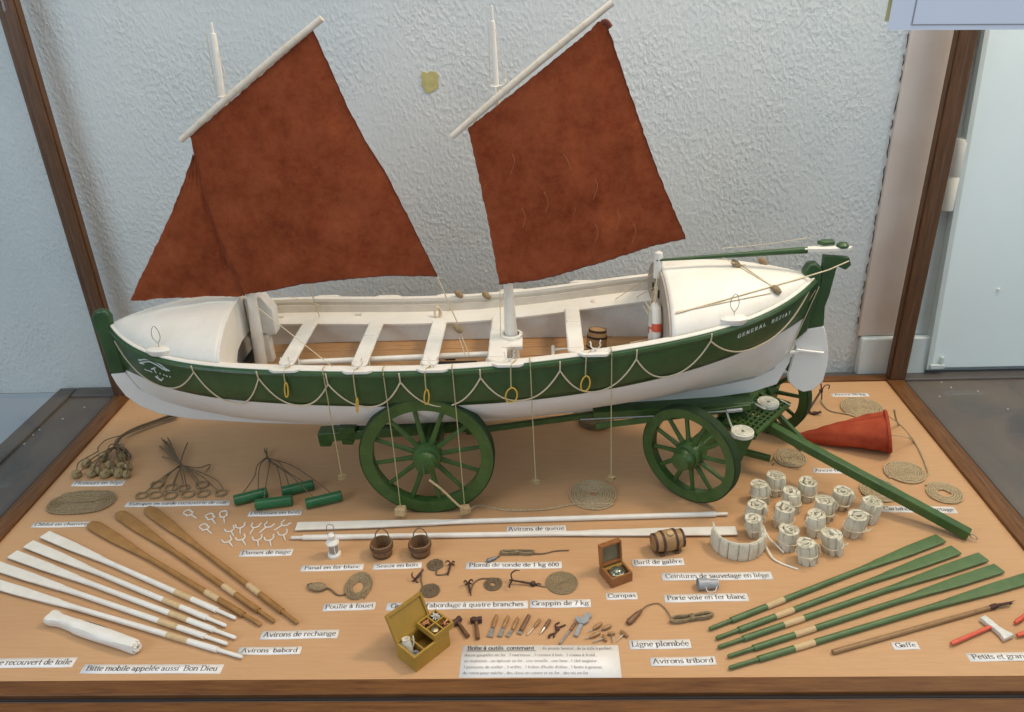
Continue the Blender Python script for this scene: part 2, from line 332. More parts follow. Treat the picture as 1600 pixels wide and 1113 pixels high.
# ------------------------------------------------------------------ a small serif alphabet drawn with a flat nib (cap height 1)
def _arc(cx, cy, rx, ry, a0, a1, n=12):
    return [(cx+rx*math.cos(math.radians(a0+(a1-a0)*i/n)), cy+ry*math.sin(math.radians(a0+(a1-a0)*i/n))) for i in range(n+1)]
def _s(x, y, w=.11): return [(x-w, y), (x+w, y)]
X_ = .64
def _stem(x, y0, y1, s0=True, s1='l'):
    o = [[(x, y0), (x, y1)]]
    if s0: o.append(_s(x, y0+.02))
    if s1 == 'l': o.append([(x-.13, y1-.05), (x, y1)])
    if s1 == 'b': o.append(_s(x, y1-.02))
    return o
def _n(x): return _stem(x, 0, X_)+[_arc(x+.2, X_-.24, .2, .24, 170, 0, 9)+[(x+.4, 0)], _s(x+.4, .02)]
GL = {
 'a': (.56, [_arc(.22, .46, .17, .18, 165, 0, 8)+[(.39, .08), (.5, .02)], _arc(.23, .19, .17, .18, 0, 360, 14)]),
 'b': (.62, _stem(.12, .02, 1, False)+[_arc(.31, .32, .21, .32, 0, 360, 18)]),
 'c': (.52, [_arc(.29, .32, .22, .32, 45, 315, 16)]),
 'd': (.64, _stem(.5, .02, 1, False)+[_arc(.29, .32, .21, .32, 0, 360, 18), [(.5, .04), (.6, .04)]]),
 'e': (.55, [[(.09, .37), (.48, .37)], _arc(.29, .32, .21, .32, 10, 320, 18)]),
 'f': (.40, [_arc(.32, .8, .15, .2, 40, 180, 8)+[(.17, 0)], _s(.17, .02, .13), [(.02, X_-.03), (.36, X_-.03)]]),
 'g': (.58, [_arc(.26, .42, .18, .22, 0, 360, 16), _arc(.27, -.1, .23, .17, 0, 360, 16), [(.18, .22), (.14, .1), (.3, .05)], [(.4, .58), (.54, .6)]]),
 'h': (.66, _n(.13)+_stem(.13, X_, 1, False)),
 'i': (.32, _stem(.15, 0, X_)+[[(.15, .82), (.15, .93)]]),
 'j': (.3, [[(.2, X_), (.2, -.1), (.05, -.24)], [(.2, .82), (.2, .93)]]),
 'k': (.62, _stem(.13, 0, 1)+[[(.13, .28), (.48, .62)], [(.26, .38), (.54, .02)], _s(.52, .02), _s(.47, .62)]),
 'l': (.32, _stem(.15, 0, 1)),
 'm': (.98, _n(.13)+[_arc(.69, X_-.24, .17, .24, 170, 0, 9)+[(.86, 0)], _s(.86, .02)]),
 'n': (.66, _n(.13)),
 'o': (.6, [_arc(.3, .32, .23, .32, 0, 360, 20)]),
 'p': (.63, _stem(.13, -.28, X_)+[_arc(.32, .32, .2, .32, 0, 360, 18)]),
 'q': (.62, _stem(.5, -.28, X_, True, '')+[_arc(.3, .32, .2, .32, 0, 360, 18)]),
 'r': (.46, _stem(.13, 0, X_)+[_arc(.3, .46, .17, .18, 170, 45, 7)]),
 's': (.46, [_arc(.24, .48, .15, .15, 35, 200, 9)+[(.3, .31)]+_arc(.22, .16, .16, .16, 40, -150, 9)]),
 't': (.38, [[(.17, .86), (.17, .14)]+_arc(.28, .14, .11, .13, 190, 320, 6), [(.03, X_-.03), (.33, X_-.03)]]),
 'u': (.66, [[(.12, X_), (.12, .2)]+_arc(.3, .22, .18, .22, 190, 340, 8), [(.5, X_), (.5, .02), (.6, .02)], [(.02, X_-.02), (.12, X_-.02)], [(.4, X_-.02), (.5, X_-.02)]]),
 'v': (.6, [[(.08, X_), (.31, 0)], [(.31, 0), (.53, X_)], _s(.08, X_-.02), _s(.53, X_-.02, .09)]),
 'x': (.6, [[(.08, X_), (.52, 0)], [(.5, X_), (.08, 0)], _s(.08, X_-.02), _s(.5, .02), _s(.08, .02, .08)]),
 'z': (.5, [[(.07, X_-.03), (.43, X_-.03)], [(.43, X_-.03), (.06, .03)], [(.06, .03), (.45, .03)]]),
 'A': (.86, [[(.1, 0), (.41, 1)], [(.41, 1), (.74, 0)], [(.22, .34), (.6, .34)], _s(.1, .02), _s(.74, .02, .14)]),
 'B': (.78, _stem(.16, 0, 1, True, 'b')+[[(.16, .98), (.4, .98)]+_arc(.42, .76, .22, .22, 90, -90, 8)+[(.16, .53)], [(.4, .53)]+_arc(.44, .27, .25, .26, 90, -90, 8)+[(.16, .01)]]),
 'C': (.8, [_arc(.45, .5, .36, .5, 40, 320, 20), [(.74, .98), (.72, .72)]]),
 'D': (.86, _stem(.16, 0, 1, True, 'b')+[[(.16, .98), (.38, .98)]+_arc(.4, .5, .36, .48, 85, -85, 14)+[(.16, .02)]]),
 'E': (.74, _stem(.16, 0, 1, True, 'b')+[[(.16, .98), (.62, .98)], [(.16, .52), (.5, .52)], [(.16, .02), (.66, .02)], [(.62, .98), (.63, .8)], [(.66, .02), (.68, .22)], [(.5, .62), (.5, .42)]]),
 'F': (.68, _stem(.16, 0, 1, True, 'b')+[[(.16, .98), (.6, .98)], [(.16, .52), (.48, .52)], [(.6, .98), (.62, .78)], [(.48, .62), (.48, .42)]]),
 'G': (.86, [_arc(.45, .5, .36, .5, 40, 330, 20), [(.74, .98), (.72, .72)], [(.76, .44), (.76, .04)], [(.78, .44), (.78, .06)], _s(.74, .44, .2), _s(.74, .42, .2)]),
 'L': (.7, _stem(.16, 0, 1, True, 'b')+[[(.16, .02), (.6, .02)], [(.6, .02), (.64, .26)]]),
 'N': (.86, [[(.16, 0), (.16, .98)], [(.14, .98), (.7, .02)], [(.7, 0), (.7, .98)], _s(.16, .02), _s(.1, .98, .08), _s(.7, .98)]),
 'P': (.7, _stem(.16, 0, 1, True, 'b')+[[(.16, .98), (.36, .98)]+_arc(.38, .73, .24, .25, 85, -85, 10)+[(.16, .48)]]),
 'R': (.8, _stem(.16, 0, 1, True, 'b')+[[(.16, .98), (.36, .98)]+_arc(.38, .74, .24, .24, 85, -85, 10)+[(.16, .5)], [(.36, .5), (.72, .02)], _s(.72, .02, .08)]),
 'S': (.64, [_arc(.31, .74, .2, .24, 35, 210, 10)+[(.4, .48)]+_arc(.3, .25, .23, .25, 40, -155, 10)]),
 'Z': (.7, [[(.1, .97), (.6, .97)], [(.6, .97), (.08, .03)], [(.08, .03), (.62, .03)]]),
 'I': (.34, _stem(.17, 0, 1, True, 'b')),
 'T': (.7, [[(.34, 0), (.34, .98)], [(.06, .97), (.63, .97)], _s(.34, .02)]),
 '0': (.55, [_arc(.28, .49, .2, .49, 0, 360, 18)]), '1': (.5, _stem(.26, 0, 1)),
 '2': (.55, [_arc(.26, .7, .19, .28, 170, -35, 10)+[(.07, .03)], [(.07, .03), (.48, .04)]]),
 '3': (.55, [_arc(.25, .74, .17, .24, 150, -80, 9), _arc(.25, .26, .2, .26, 85, -150, 10)]),
 '6': (.55, [[(.43, .97), (.2, .75), (.09, .35)]+_arc(.28, .29, .19, .29, 180, -180, 16)]),
 '7': (.55, [[(.07, .96), (.48, .96)], [(.48, .96), (.2, 0)]]),
 ',': (.26, [[(.13, .1), (.13, .02), (.07, -.14)]]), ':': (.28, [[(.14, .08), (.14, -.02)], [(.14, .6), (.14, .5)]]),
 "'": (.2, [[(.1, 1), (.09, .76)]]), ' ': (.3, []), '.': (.25, [[(.12, .07), (.12, -.03)]]),
}
for ch, base, acc in (('é', 'e', [(.24, .76), (.42, .97)]), ('è', 'e', [(.36, .76), (.18, .97)]), ('ê', 'e', [(.12, .76), (.29, .95), (.46, .76)]), ('à', 'a', [(.34, .76), (.16, .97)]), ('â', 'a', [(.08, .76), (.25, .95), (.42, .76)]), ('ç', 'c', [(.3, -.02), (.36, -.16), (.2, -.22)])):
    GL[ch] = (GL[base][0], GL[base][1]+[acc])
GL['î'] = (.32, _stem(.15, 0, X_)+[[(.0, .76), (.15, .95), (.3, .76)]])

def text_width(t): return sum(GL[c][0] for c in t)
def lettering(b, text, org, xd, yd, size, xs=1.0, bold=1.0, place=None):
    """draw TEXT from ORG along XD with caps SIZE tall; PLACE(x, y) may map onto a curved surface instead"""
    thick, thin = .125*bold, .052*bold
    cx = 0
    for ch in text:
        adv, strokes = GL[ch]
        for st in strokes:
            n = len(st); closed = n > 3 and abs(st[0][0]-st[-1][0]) < 1e-6 and abs(st[0][1]-st[-1][1]) < 1e-6
            vs = []
            for i, p in enumerate(st):
                a = st[i-1] if i > 0 else (st[-2] if closed else st[0]); c = st[i+1] if i < n-1 else (st[1] if closed else st[-1])
                dx, dy = c[0]-a[0], c[1]-a[1]; l = math.hypot(dx, dy) or 1; dx /= l; dy /= l
                w = (thin+(thick-thin)*abs(dy))/2
                for sg in (1, -1):
                    gx, gy = p[0]-dy*w*sg, p[1]+dx*w*sg
                    X = (cx+gx)*size*xs; Y = gy*size
                    vs.append(place(X, Y) if place else org+xd*X+yd*Y)
            b.add(vs, [(2*i, 2*i+2, 2*i+3, 2*i+1) for i in range(n-1)])
        cx += adv
    return b

# ------------------------------------------------------------------ setting
WY = 65.4
b = B(); b.add([(-170, WY, -1.1), (170, WY, -1.1), (170, WY, 150), (-170, WY, 150), (-170, WY+6, -1.1), (170, WY+6, -1.1), (170, WY+6, 150), (-170, WY+6, 150)],
     [(0, 1, 2, 3), (5, 4, 7, 6), (0, 4, 5, 1), (3, 2, 6, 7), (0, 3, 7, 4), (1, 5, 6, 2)])
struct('wall', b, 'plaster')
b = B(); b.box((0, WY+2.7, -31), (340, 6, 59.6)); struct('wall_base', b, 'wallbase')

t = thing('display_table', 'dark grey painted table top with a raised rim under the display case', 'table', (0, 30, -1))
b = B(); b.box((34, 28.5, -2.4), (227.4, 72.9, 4)); bev(part('table_top', b, 'table', t), .15)
b = B(); b.box((-78.15, 28.4, -.2), (3.1, 72.8, .6)); b.box((35.6, 63.4, -.2), (224, 3.0, .6)); bev(part('rim', b, 'table', t), .22)
crumbs = B()
for px in [(1471, 598), (1468, 620), (1486, 606), (62, 672), (52, 680), (132, 637), (98, 655), (1575, 640), (38, 694), (1528, 612)]:
    p = G(px, -.38); crumbs.box(p+Vector((0, 0, .05)), (.22, .16, .12), R.random()*3)
part('dust_crumb', crumbs, 'greychip', t)['kind'] = 'stuff'

case = thing('display_case', 'glazed display case with mahogany posts and rails round a beech base board', 'display case', (0, 30, 0))
b = B(); b.box((0, 30.75, -.4), (131, 62.5, .8)); part('base_board', b, 'board', case)
for c, s in (((0, -.97, -.4), (135.8, 1.9, 1.1)), ((0, 62.35, -.1), (135.8, 1.7, .9))):
    b = B(); b.box(c, s); bev(part('rail', b, 'rail', case), .12)
rl = mat('mahogany_side_rail', (0.095, 0.036, 0.011), 0.45, scale=22, stretch=(12, 1, 12), col2=(0.185, 0.080, 0.024), bump=0.1, bscale=120, spec=0.25)
for sx in (-1, 1):
    b = B(); b.box((sx*66.4, 30.7, -.05), (2.75, 61.5, 1.0)); bev(part('rail', b, rl, case), .12)
    b = B(); b.box((sx*67.9, 30.7, -.15), (.2, 61.5, .9)); part('edge_strip', b, 'gap', case)
b = B(); b.box((0, -2.1, -.8), (135.8, .38, 1.0)); part('groove', b, 'gap', case)
b = B(); b.box((0, -6.4, -2.3), (136.4, 8.2, 3.9)); bev(part('front_board', b, 'rail', case), .2)
for sx in (-1, 1):
    b = B(); b.box((sx*66.7, 61.9, 40.2), (2.5, 2.0, 79.4)); b.box((sx*65.35, 61.9, 40.2), (.25, 1.2, 79.2)); b.box((sx*68.05, 61.9, 40.2), (.25, 1.2, 79.2))
    bev(part('post', b, 'railp', case), .1)
    b = B(); b.box((sx*66.7, -.9, 40.2), (2.4, 1.8, 79.4)); bev(part('post', b, 'railp', case), .1)
for c, s in (((0, -.9, 80.9), (136, 2, 2)), ((0, 62, 80.9), (136, 2, 2))):
    b = B(); b.box(c, s); part('top_rail', b, 'railp', case)
b = B(); b.box((0, -.75, 40.2), (131, .3, 79.2)); part('front_pane', b, 'clear', case)
for sx in (-1, 1):
    b = B(); b.box((sx*66.7, 30.5, 40.2), (.3, 60.2, 79.2)); part('side_pane', b, 'glass', case)

# door, frame and marks on the wall
fr = thing('door_frame', 'beige and grey painted door frame with a cracked edge behind the case post', 'door frame', (66, WY, 0))
b = B(); b.box((63.6, WY-.35, 47), (6.4, .7, 80)); bev(part('casing', b, 'casing', fr), .1)
b = B(); b.box((68.2, WY-.5, 47), (2.6, .9, 80)); b.box((70.9, WY-.15, 47), (2.6, .3, 80)); part('jamb', b, 'jamb', fr)
b = B(); b.box((66.7, WY-.75, 3.4), (11.6, 1.5, 7.0)); bev(part('plinth_block', b, 'jamb', fr), .3)
crk = B(); z = 9.0
while z < 56:
    l = R.uniform(1.2, 3.4)
    crk.tube([(60.3+R.uniform(-.15, .1), WY-.06, z+l*k/4) for k in range(5)], [.03, .08, .05, .08, .02], 5); z += l+R.uniform(.2, 1.6)
part('crack', crk, 'hole', fr)
dr = thing('door', 'pale blue grey painted door beside the case, hung on a white barrel hinge', 'door', (95, WY, 1))
b = B(); Xd = upright((0, WY-.3, 0))
b.prism([(72.9, -1.0), (125, -1.0), (125, -90), (69.0, -90)], 1.3, Xd); bev(part('panel', b, 'door', dr), .2)
b = B(); b.prism([(72.4, -1.0), (73.2, -1.0), (69.0, -90), (68.4, -90)], 1.7, Xd); part('edge_bead', b, 'jamb', dr)
b = B(); b.lathe([(0, 28.7), (.95, 28.8), (1.0, 29.2), (1.0, 33.9), (.93, 34.0), (.93, 34.15), (1.0, 34.3), (1.0, 39.2), (.85, 39.7), (0, 39.8)], 16, Matrix.Translation((70.5, WY-1.1, 0)))
part('hinge', b, 'white', dr)
b = B(); b.box((74, WY-2.1, 1.6), (2.4, .5, .8)); b.box((74.6, WY-2.0, 2.6), (.5, .5, 1.6)); bev(part('latch', b, 'jamb', dr), .1)
b = B(); b.box((81.2, WY-1.72, 15.3), (.35, .2, .3), .3); part('paint_chip', b, 'white', dr)

b = B(); Xt = upright((0, WY, 0))
tp = [Yp(q, WY) for q in [(657, 117), (660, 112), (668, 114), (673, 111), (681, 112), (685, 117), (684, 126), (686, 133), (682, 140), (676, 142), (672, 146), (664, 144), (663, 137), (658, 133), (660, 124)]]
b.prism([(p.x, -p.z) for p in tp], .12, Xt)
put('tape_patch', b, 'tape', 'small patch of old yellow adhesive on the bare plaster between the two sails', 'adhesive patch', (tp[0].x, WY, tp[0].z))
ps = thing('paper_sheet', 'blue white printed sheet taped to the glass over the right hand post', 'paper sheet', (35, -1, 62))
Xp = upright((0, -.98, 0))
b = B(); b.prism([(30.45, -61.65), (30.65, -69), (45, -69.6), (45, -61.2)], .05, Xp); part('sheet', b, 'paper', ps)
b = B(); b.prism([(31.95, -61.97), (32.02, -61.97), (32.22, -69), (32.15, -69)], .02, upright((0, -1.035, 0)))
b.prism([(31.95, -61.90), (45, -61.5), (45, -61.56), (31.95, -61.96)], .02, upright((0, -1.06, 0))); part('printed_border', b, 'inkl', ps)
b = B(); b.prism([(30.2, -62.2), (30.9, -62.2), (30.9, -64), (30.3, -64)], .02, upright((0, -.94, 0))); part('tape', b, 'tape', ps)

# ------------------------------------------------------------------ the lifeboat
X0, X1, YC = -51.6, 42.6, 39.0
SX = [-51.7, -47.4, -41.1, -36.8, -32.9, -26.7, -20.3, -13.9, -7.6, -1.3, 5.0, 11.2, 18.9, 23.5, 28.2, 33.2, 37.8, 41.1, 42.6]
SZ = [23.9, 23.2, 22.85, 22.7, 22.55, 22.3, 22.1, 21.95, 22.0, 22.2, 22.6, 23.3, 24.35, 25.0, 25.65, 26.35, 27.1, 28.0, 28.4]
PZ = np.polyfit(SX, SZ, 6)
def zs(x): return float(np.polyval(PZ, x))
def hb(x):
    u = min(1, abs((x-(X0+X1)/2)/((X1-X0)/2)))
    return max(.12, 11.4*(1-u**5))
KX = [-52.3, -51.2, -49.5, -47, -43, -35, -25, -15, -5, 5, 15, 25, 32, 37, 39.5, 41.0, 42.6]
KZ = [18.0, 15.0, 13.0, 11.6, 10.4, 9.2, 8.7, 8.6, 9.0, 9.5, 10.6, 11.8, 12.9, 13.9, 15.6, 18.5, 22]
def zk(x): return float(np.interp(x, KX, KZ))
WX = [-52, -45, -36.4, -29, -20.9, -13, -4.8, 3, 11.2, 19, 26.5, 31.5, 36.2, 40, 42.6]
WZ = [16.9, 17.4, 17.6, 17.2, 16.9, 16.7, 16.6, 16.9, 17.7, 18.9, 20.4, 21.4, 22.3, 22.6, 23.0]
PW = np.polyfit(WX, WZ, 5)
def zw(x): return min(float(np.polyval(PW, x)), zs(x)-4.2)
def full(x):
    u = min(1, abs((x-(X0+X1)/2)/((X1-X0)/2))); return 3.2-2.1*u**2
def hy(x, z):            # half breadth of the shell at height z
    t = min(1, max(0, (zs(x)-z)/(zs(x)-zk(x))))
    return max(.1, hb(x)*(1-t**full(x))**.75 + .25*(1-t))
def S(x, t, s=-1, off=0.0):     # t 0 at the sheer, 1 at the paint line
    z = zs(x)+(zw(x)-zs(x))*t
    return Vector((x, YC+s*(hy(x, z)+off), z))
def hit(px, off=0.0):
    x, t = (px[0]-700)/12.5-8, .4
    for _ in range(60):
        p = proj(S(x, t)); e = np.array(px)-p
        if abs(e).max() < .05: break
        h = 1e-2
        J = np.array([(proj(S(x+h, t))-p)/h, (proj(S(x, t+h))-p)/h]).T
        try: d = np.linalg.solve(J, e)
        except Exception: break
        x += max(-3, min(3, d[0])); t += max(-.3, min(.3, d[1])); x = max(-51, min(42, x)); t = max(-.05, min(1.4, t))
    return x, t
boat = thing('model_lifeboat', 'large green and white model pulling lifeboat with two tan sails', 'model boat', (-5, YC, 8))
NX = [X0+(X1-X0)*(.5-.5*math.cos(math.pi*i/70)) for i in range(71)]
for side in (0,):
    top, bot = B(), B()
    for s in (-1, 1):
        P1 = [[S(x, k/6, s) for k in range(7)] for x in NX]
        P2 = []
        for x in NX:
            row = []
            for k in range(13):
                z = zw(x)+(zk(x)-zw(x))*(1-(1-k/12)**1.6) if False else zw(x)+(zk(x)-zw(x))*k/12
                row.append(Vector((x, YC+s*hy(x, z), z)))
            P2.append(row)
        if s > 0: P1 = P1[::-1]; P2 = P2[::-1]
        top.grid(P1); bot.grid(P2)
    solid(part('topside', top, 'green', boat), .25, 0)
    part('bottom', bot, 'whiteb', boat)
# rubbing roll under the gunwale
rb = B()
for s in (-1, 1): rb.tube([S(x, .10, s, .02) for x in NX[1:-1]], .42, 8)
part('rubbing_roll', rb, 'green', boat)
# gunwale cap with widened oar pads
def seg(a, c, n): return [a+(c-a)*i/n for i in range(n+1)]
gw = B()
for s in (-1, 1):
    xs = seg(X0+.3, X1-.3, 90)
    P = []
    for x in xs:
        o = hb(x)+.34; i_ = max(.0, hb(x)-.62); z = zs(x)
        P.append([Vector((x, YC+s*o, z-.25)), Vector((x, YC+s*o, z+.06)), Vector((x, YC+s*(o-.1), z+.16)), Vector((x, YC+s*i_, z+.16)), Vector((x, YC+s*i_, z-.3))])
    gw.grid(P if s < 0 else P[::-1], False)
part('gunwale', gw, 'white', boat)
pads = [-24.6, -15.6, -6.3, 3.0, 13.4]
for s in (-1, 1):
    for x in pads:
        b = B(); b.prism([(-2.1, 0), (-1.3, -.55), (1.3, -.55), (2.1, 0)] if s < 0 else [(2.1, 0), (1.3, .55), (-1.3, .55), (-2.1, 0)], .42, Matrix.Translation((x, YC+s*(hb(x)+.2), zs(x)-.2)))
        bev(part('oar_pad', b, 'white', boat), .08)
        if s < 0:
            p = Vector((x+.1, YC-hb(x)+.1, zs(x)+.1))
            b = B(); b.tube([p, p+Vector((0, 0, .5))], .12, 6)
            b.tube(smooth_path([p+Vector((-.62, .35, 1.25)), p+Vector((-.50, .25, 1.0)), p+Vector((-.52, .1, .75)), p+Vector((-.3, 0, .5)), p+Vector((.05, 0, .42)), p+Vector((.42, -.05, .55)), p+Vector((.62, -.1, .95)), p+Vector((.52, -.15, 1.25)), p+Vector((.64, -.2, 1.65))], 4), .085, 6)
            part('rowlock', b, 'white', boat)
# stem, keel, stern
Yk = lambda p: (lambda v: (v.x, -v.z))(Yp(p, YC))
Xk = upright((0, YC+.45, 0))
b = B(); b.prism([(p[0], p[1]) for p in [(-53.0, -14.8), (-52.2, -12.9), (-50.6, -11.2), (-48, -9.8), (-44, -8.9), (-34.4, -8.0), (-19.6, -7.2), (-1, -7.6), (16.2, -9.2), (29.6, -10.6), (36, -11.5), (39.3, -12.7), (40.6, -16), (40.9, -19), (39.8, -19), (38.6, -15.0), (36, -13.6), (29.6, -12.2), (16.2, -10.8), (-1, -9.3), (-19.6, -9.0), (-34.4, -9.7), (-43, -10.9), (-47.6, -12.4), (-50, -14.0), (-51.0, -16.0), (-51.3, -16.6), (-53.4, -16.4)]], .9, Xk)
bev(part('keel', b, 'whiteb', boat), .1)
b = B(); b.prism([(-53.5, -16.42), (-51.2, -16.6), (-51.2, -22.0), (-51.5, -23.2), (-51.2, -24.2), (-51.1, -25.2), (-51.5, -25.9), (-52.3, -26.2), (-53.2, -25.9), (-53.8, -25.0), (-53.8, -24.0), (-53.6, -22.5), (-53.5, -19)], 1.1, upright((0, YC+.55, 0)))
bev(part('stem_post', b, 'green', boat), .3)
b = B(); b.prism([(41.1, -27.7), (40.8, -29.2), (41.3, -30.2), (42.3, -30.4), (43.1, -29.6), (43.2, -27.2), (42.9, -24), (42.3, -20.8), (40.8, -19.2), (41.0, -22)], 1.5, upright((0, YC+.75, 0)))
bev(part('stern_post', b, 'green', boat), .3)
# decks
def crown(x, k0, pw): return k0*(max(.02, hb(x)-.3)/10.5)**pw
def deck(xa, xb, k0, pw):
    b = B(); P = []
    for x in seg(xa, xb, 34):
        h = max(.05, hb(x)-.28); row = []
        for j in range(25):
            u = math.cos(math.pi*(1-j/24)); yy = u*h
            row.append(Vector((x, YC+yy, zs(x)+.12+crown(x, k0, pw)*(max(0, 1-u*u))**.62)))
        P.append(row)
    return b.grid(P[::-1])
solid(part('bow_deck', deck(X0+.4, -33.4, 4.7, .85), 'white', boat), .3, -1)
solid(part('stern_deck', deck(22.8, X1-.6, 4.9, 1.0), 'white', boat), .3, -1)
def arch(x, k0, pw, n=20, dh=0.0):
    h = hb(x)-.3
    return [(math.cos(math.pi*(1-j/n))*h, zs(x)+.05-dh+crown(x, k0, pw)*(max(0, 1-math.cos(math.pi*(1-j/n))**2))**.62) for j in range(n+1)]
FZ = 17.2
b = B(); a = arch(-33.3, 4.7, .85, 20, -.10)
poly = a+[(8.4, FZ), (5.2, FZ), (5.4, 18.6), (4.6, 19.5), (5.0, 20.4), (4.0, 21.4), (2.2, 21.9), (-2.2, 21.9), (-4.0, 21.4), (-5.0, 20.4), (-4.6, 19.5), (-5.4, 18.6), (-5.2, FZ), (-8.4, FZ)]
b.prism(poly, .35, frame((-33.46, YC, 0), (1, 0, 0), (0, 1, 0))); part('bow_bulkhead', b, 'white', boat)
b = B(); b.box((-35.0, YC, 19.9), (.3, 12, 5.2)); part('bulkhead_recess', b, 'recess', boat)
b = B(); b.prism(arch(22.9, 4.9, 1.0, 20, .1)+[(7.0, FZ+.6), (-7.0, FZ+.6)], .35, frame((22.5, YC, 0), (1, 0, 0), (0, 1, 0))); part('stern_bulkhead', b, 'bulk', boat)
for y, z in ((2.4, 27.2), (-.6, 26.6), (4.6, 25.6), (-4.4, 22.6)):
    b = B(); b.box((22.42, YC+y, z), (.16, .7, 1.0)); part('bulkhead_hole', b, 'hole', boat)
# inside: bulwark lining, side benches, floor
bw = B(); bn = B(); lw = B()
for s in (-1, 1):
    xs = seg(-33.2, 22.6, 50)
    P = []; Q = []; W = []
    for x in xs:
        o = hb(x)-.55; i_ = 6.5*(hb(x)/11.4); z = zs(x); zb = z-1.95
        P.append([Vector((x, YC+s*o, z+.05)), Vector((x, YC+s*(o+.06), z-.8)), Vector((x, YC+s*(o-.12), z-.86)), Vector((x, YC+s*(o-.16), zb))])
        Q.append([Vector((x, YC+s*(o+.1), zb)), Vector((x, YC+s*i_, zb)), Vector((x, YC+s*i_, zb-.3)), Vector((x, YC+s*(i_+.5), zb-.3))])
        W.append([Vector((x, YC+s*(i_+.45), zb-.2)), Vector((x, YC+s*(i_+.3), FZ-.2))])
    for bb, q in ((bw, P), (bn, Q), (lw, W)): bb.grid(q if s > 0 else q[::-1], False)
part('bulwark_lining', bw, 'cream', boat); part('side_bench', bn, 'white', boat); part('bench_riser', lw, 'greypaint', boat)
b = B(); b.box((-5.4, YC, FZ-.5), (56, 14, .3)); part('bilge', b, 'hole', boat)
fl = B(); y = -6.9
while y < 6.8:
    w = R.uniform(1.25, 1.75); w = min(w, 6.9-y)
    fl.box((-5.4, YC+y+w/2, FZ-.2+R.uniform(-.03, .03)), (56, w-.07, .3)); y += w
part('floor_boards', fl, 'floorb', boat)
b = B(); b.box((-4.5, 37.3, FZ+.03), (5.2, 2.6, .16)); b.box((-5.6, 39.6, FZ+.05), (1.4, .9, .16)); b.box((-2.6, 40.4, FZ+.05), (1.2, .8, .16)); part('well_opening', b, 'hole', boat)
# thwarts
for i, x in enumerate([-26.1, -16.6, -7.5, 1.3, 11.4]):
    z = zs(x)-1.9; w = 2.1 if i != 3 else 2.5
    i_ = 6.5*(hb(x)/11.4)+.7
    b = B(); pts = []
    for s in (1, -1):
        for k in range(7):
            a_ = math.pi*k/6*s if s > 0 else math.pi+math.pi*k/6
            pts.append((x+math.cos(a_ if s > 0 else a_)*w/2, YC+s*(i_-.9)+abs(math.sin(a_))*.9*s))
    b.prism(pts, .38, Matrix.Translation((0, 0, z-.06)))
    th = bev(part('thwart', b, 'white', boat), .1)
    for s in (-1, 1):
        b = B(); b.box((x, YC+s*(i_-3.2), z+.36), (w-.25, 4.2, .16)); bev(part('thwart_pad', b, 'white', th), .08)
    b = B(); b.box((x+.2, YC-3.2, (z+FZ)/2-.1), (.8, .5, z-FZ-.15)); bev(part('thwart_support', b, 'white', boat), .06)
    if i < 4:
        b = B(); b.tube([(x-1.6, 34.2, FZ+1.0), (x-1.6, 37.0, FZ+1.2)], .2, 8)
        b.tube([(x-1.6, 34.8, FZ+1.05), (x-.1, 34.9, FZ+.4)], .13, 6); b.tube([(x-1.6, 36.4, FZ+1.1), (x-.1, 36.3, FZ+.4)], .13, 6)
        part('foot_stretcher', b, 'white', boat)
b = B(); b.tube([(8.6, 36.2, FZ+.9), (8.6, 40.6, FZ+1.0)], .26, 8); b.tube([(8.6, 37.2, FZ+.9), (11.2, 37.3, FZ+1.2)], .17, 6); b.tube([(8.6, 39.6, FZ+1.0), (11.2, 39.4, FZ+1.3)], .17, 6); part('foot_stretcher', b, 'white', boat)
b = B(); b.tube([(-25.6, 36.3, FZ+1.55), (1.2, 37.6, FZ+1.6)], .42, 10); part('stringer_pole', b, 'white', boat)
# masts and tabernacle
b = B(); b.prism([(-32.9, -26.9), (-30.6, -27.1), (-29.3, -25), (-29.4, -21.4), (-32.9, -21.2)], 2.2, upright((0, 41.9, 0))); bev(part('mast_trunk', b, 'greypaint', boat), .12)
b = B(); b.box((-31.3, 40.4, 19.4), (1.6, 1.4, 4.6)); bev(part('mast_step', b, 'white', boat), .1)
m1 = B().lathe([(.85, 0), (.8, 5), (.66, 9.8), (.52, 22), (.40, 36), (.36, 42.6), (.34, 43.1), (.17, 43.15), (.16, 44.2), (0, 44.3)], 12, frame((-31.9, 38.8, 17), (2.2, 0, 44.3), (0, 1, 0)))
fm = part('foremast', m1, 'white', boat)
m2 = B().lathe([(1.15, 0), (1.05, .6), (.92, 3), (.62, 10.5), (.44, 24), (.32, 36), (.28, 42.6), (.26, 43.2), (.14, 43.3), (.13, 44.8), (0, 44.9)], 12, frame((3.0, 39.0, 17), (-.7, 0, 44.5), (0, 1, 0)))
mm = part('mizzen_mast', m2, 'white', boat)
b = B(); b.lathe([(1.15, 0), (1.5, .05), (1.5, .5), (1.1, .55)], 18, Matrix.Translation((3.0, 39, 20.6)), cap=False); b.box((3, 37.2, 20.4), (3.0, 2.6, .5)); b.box((2.4, 35.6, 19.8), (1.0, .9, 2.4)); part('mast_collar', b, 'white', boat)
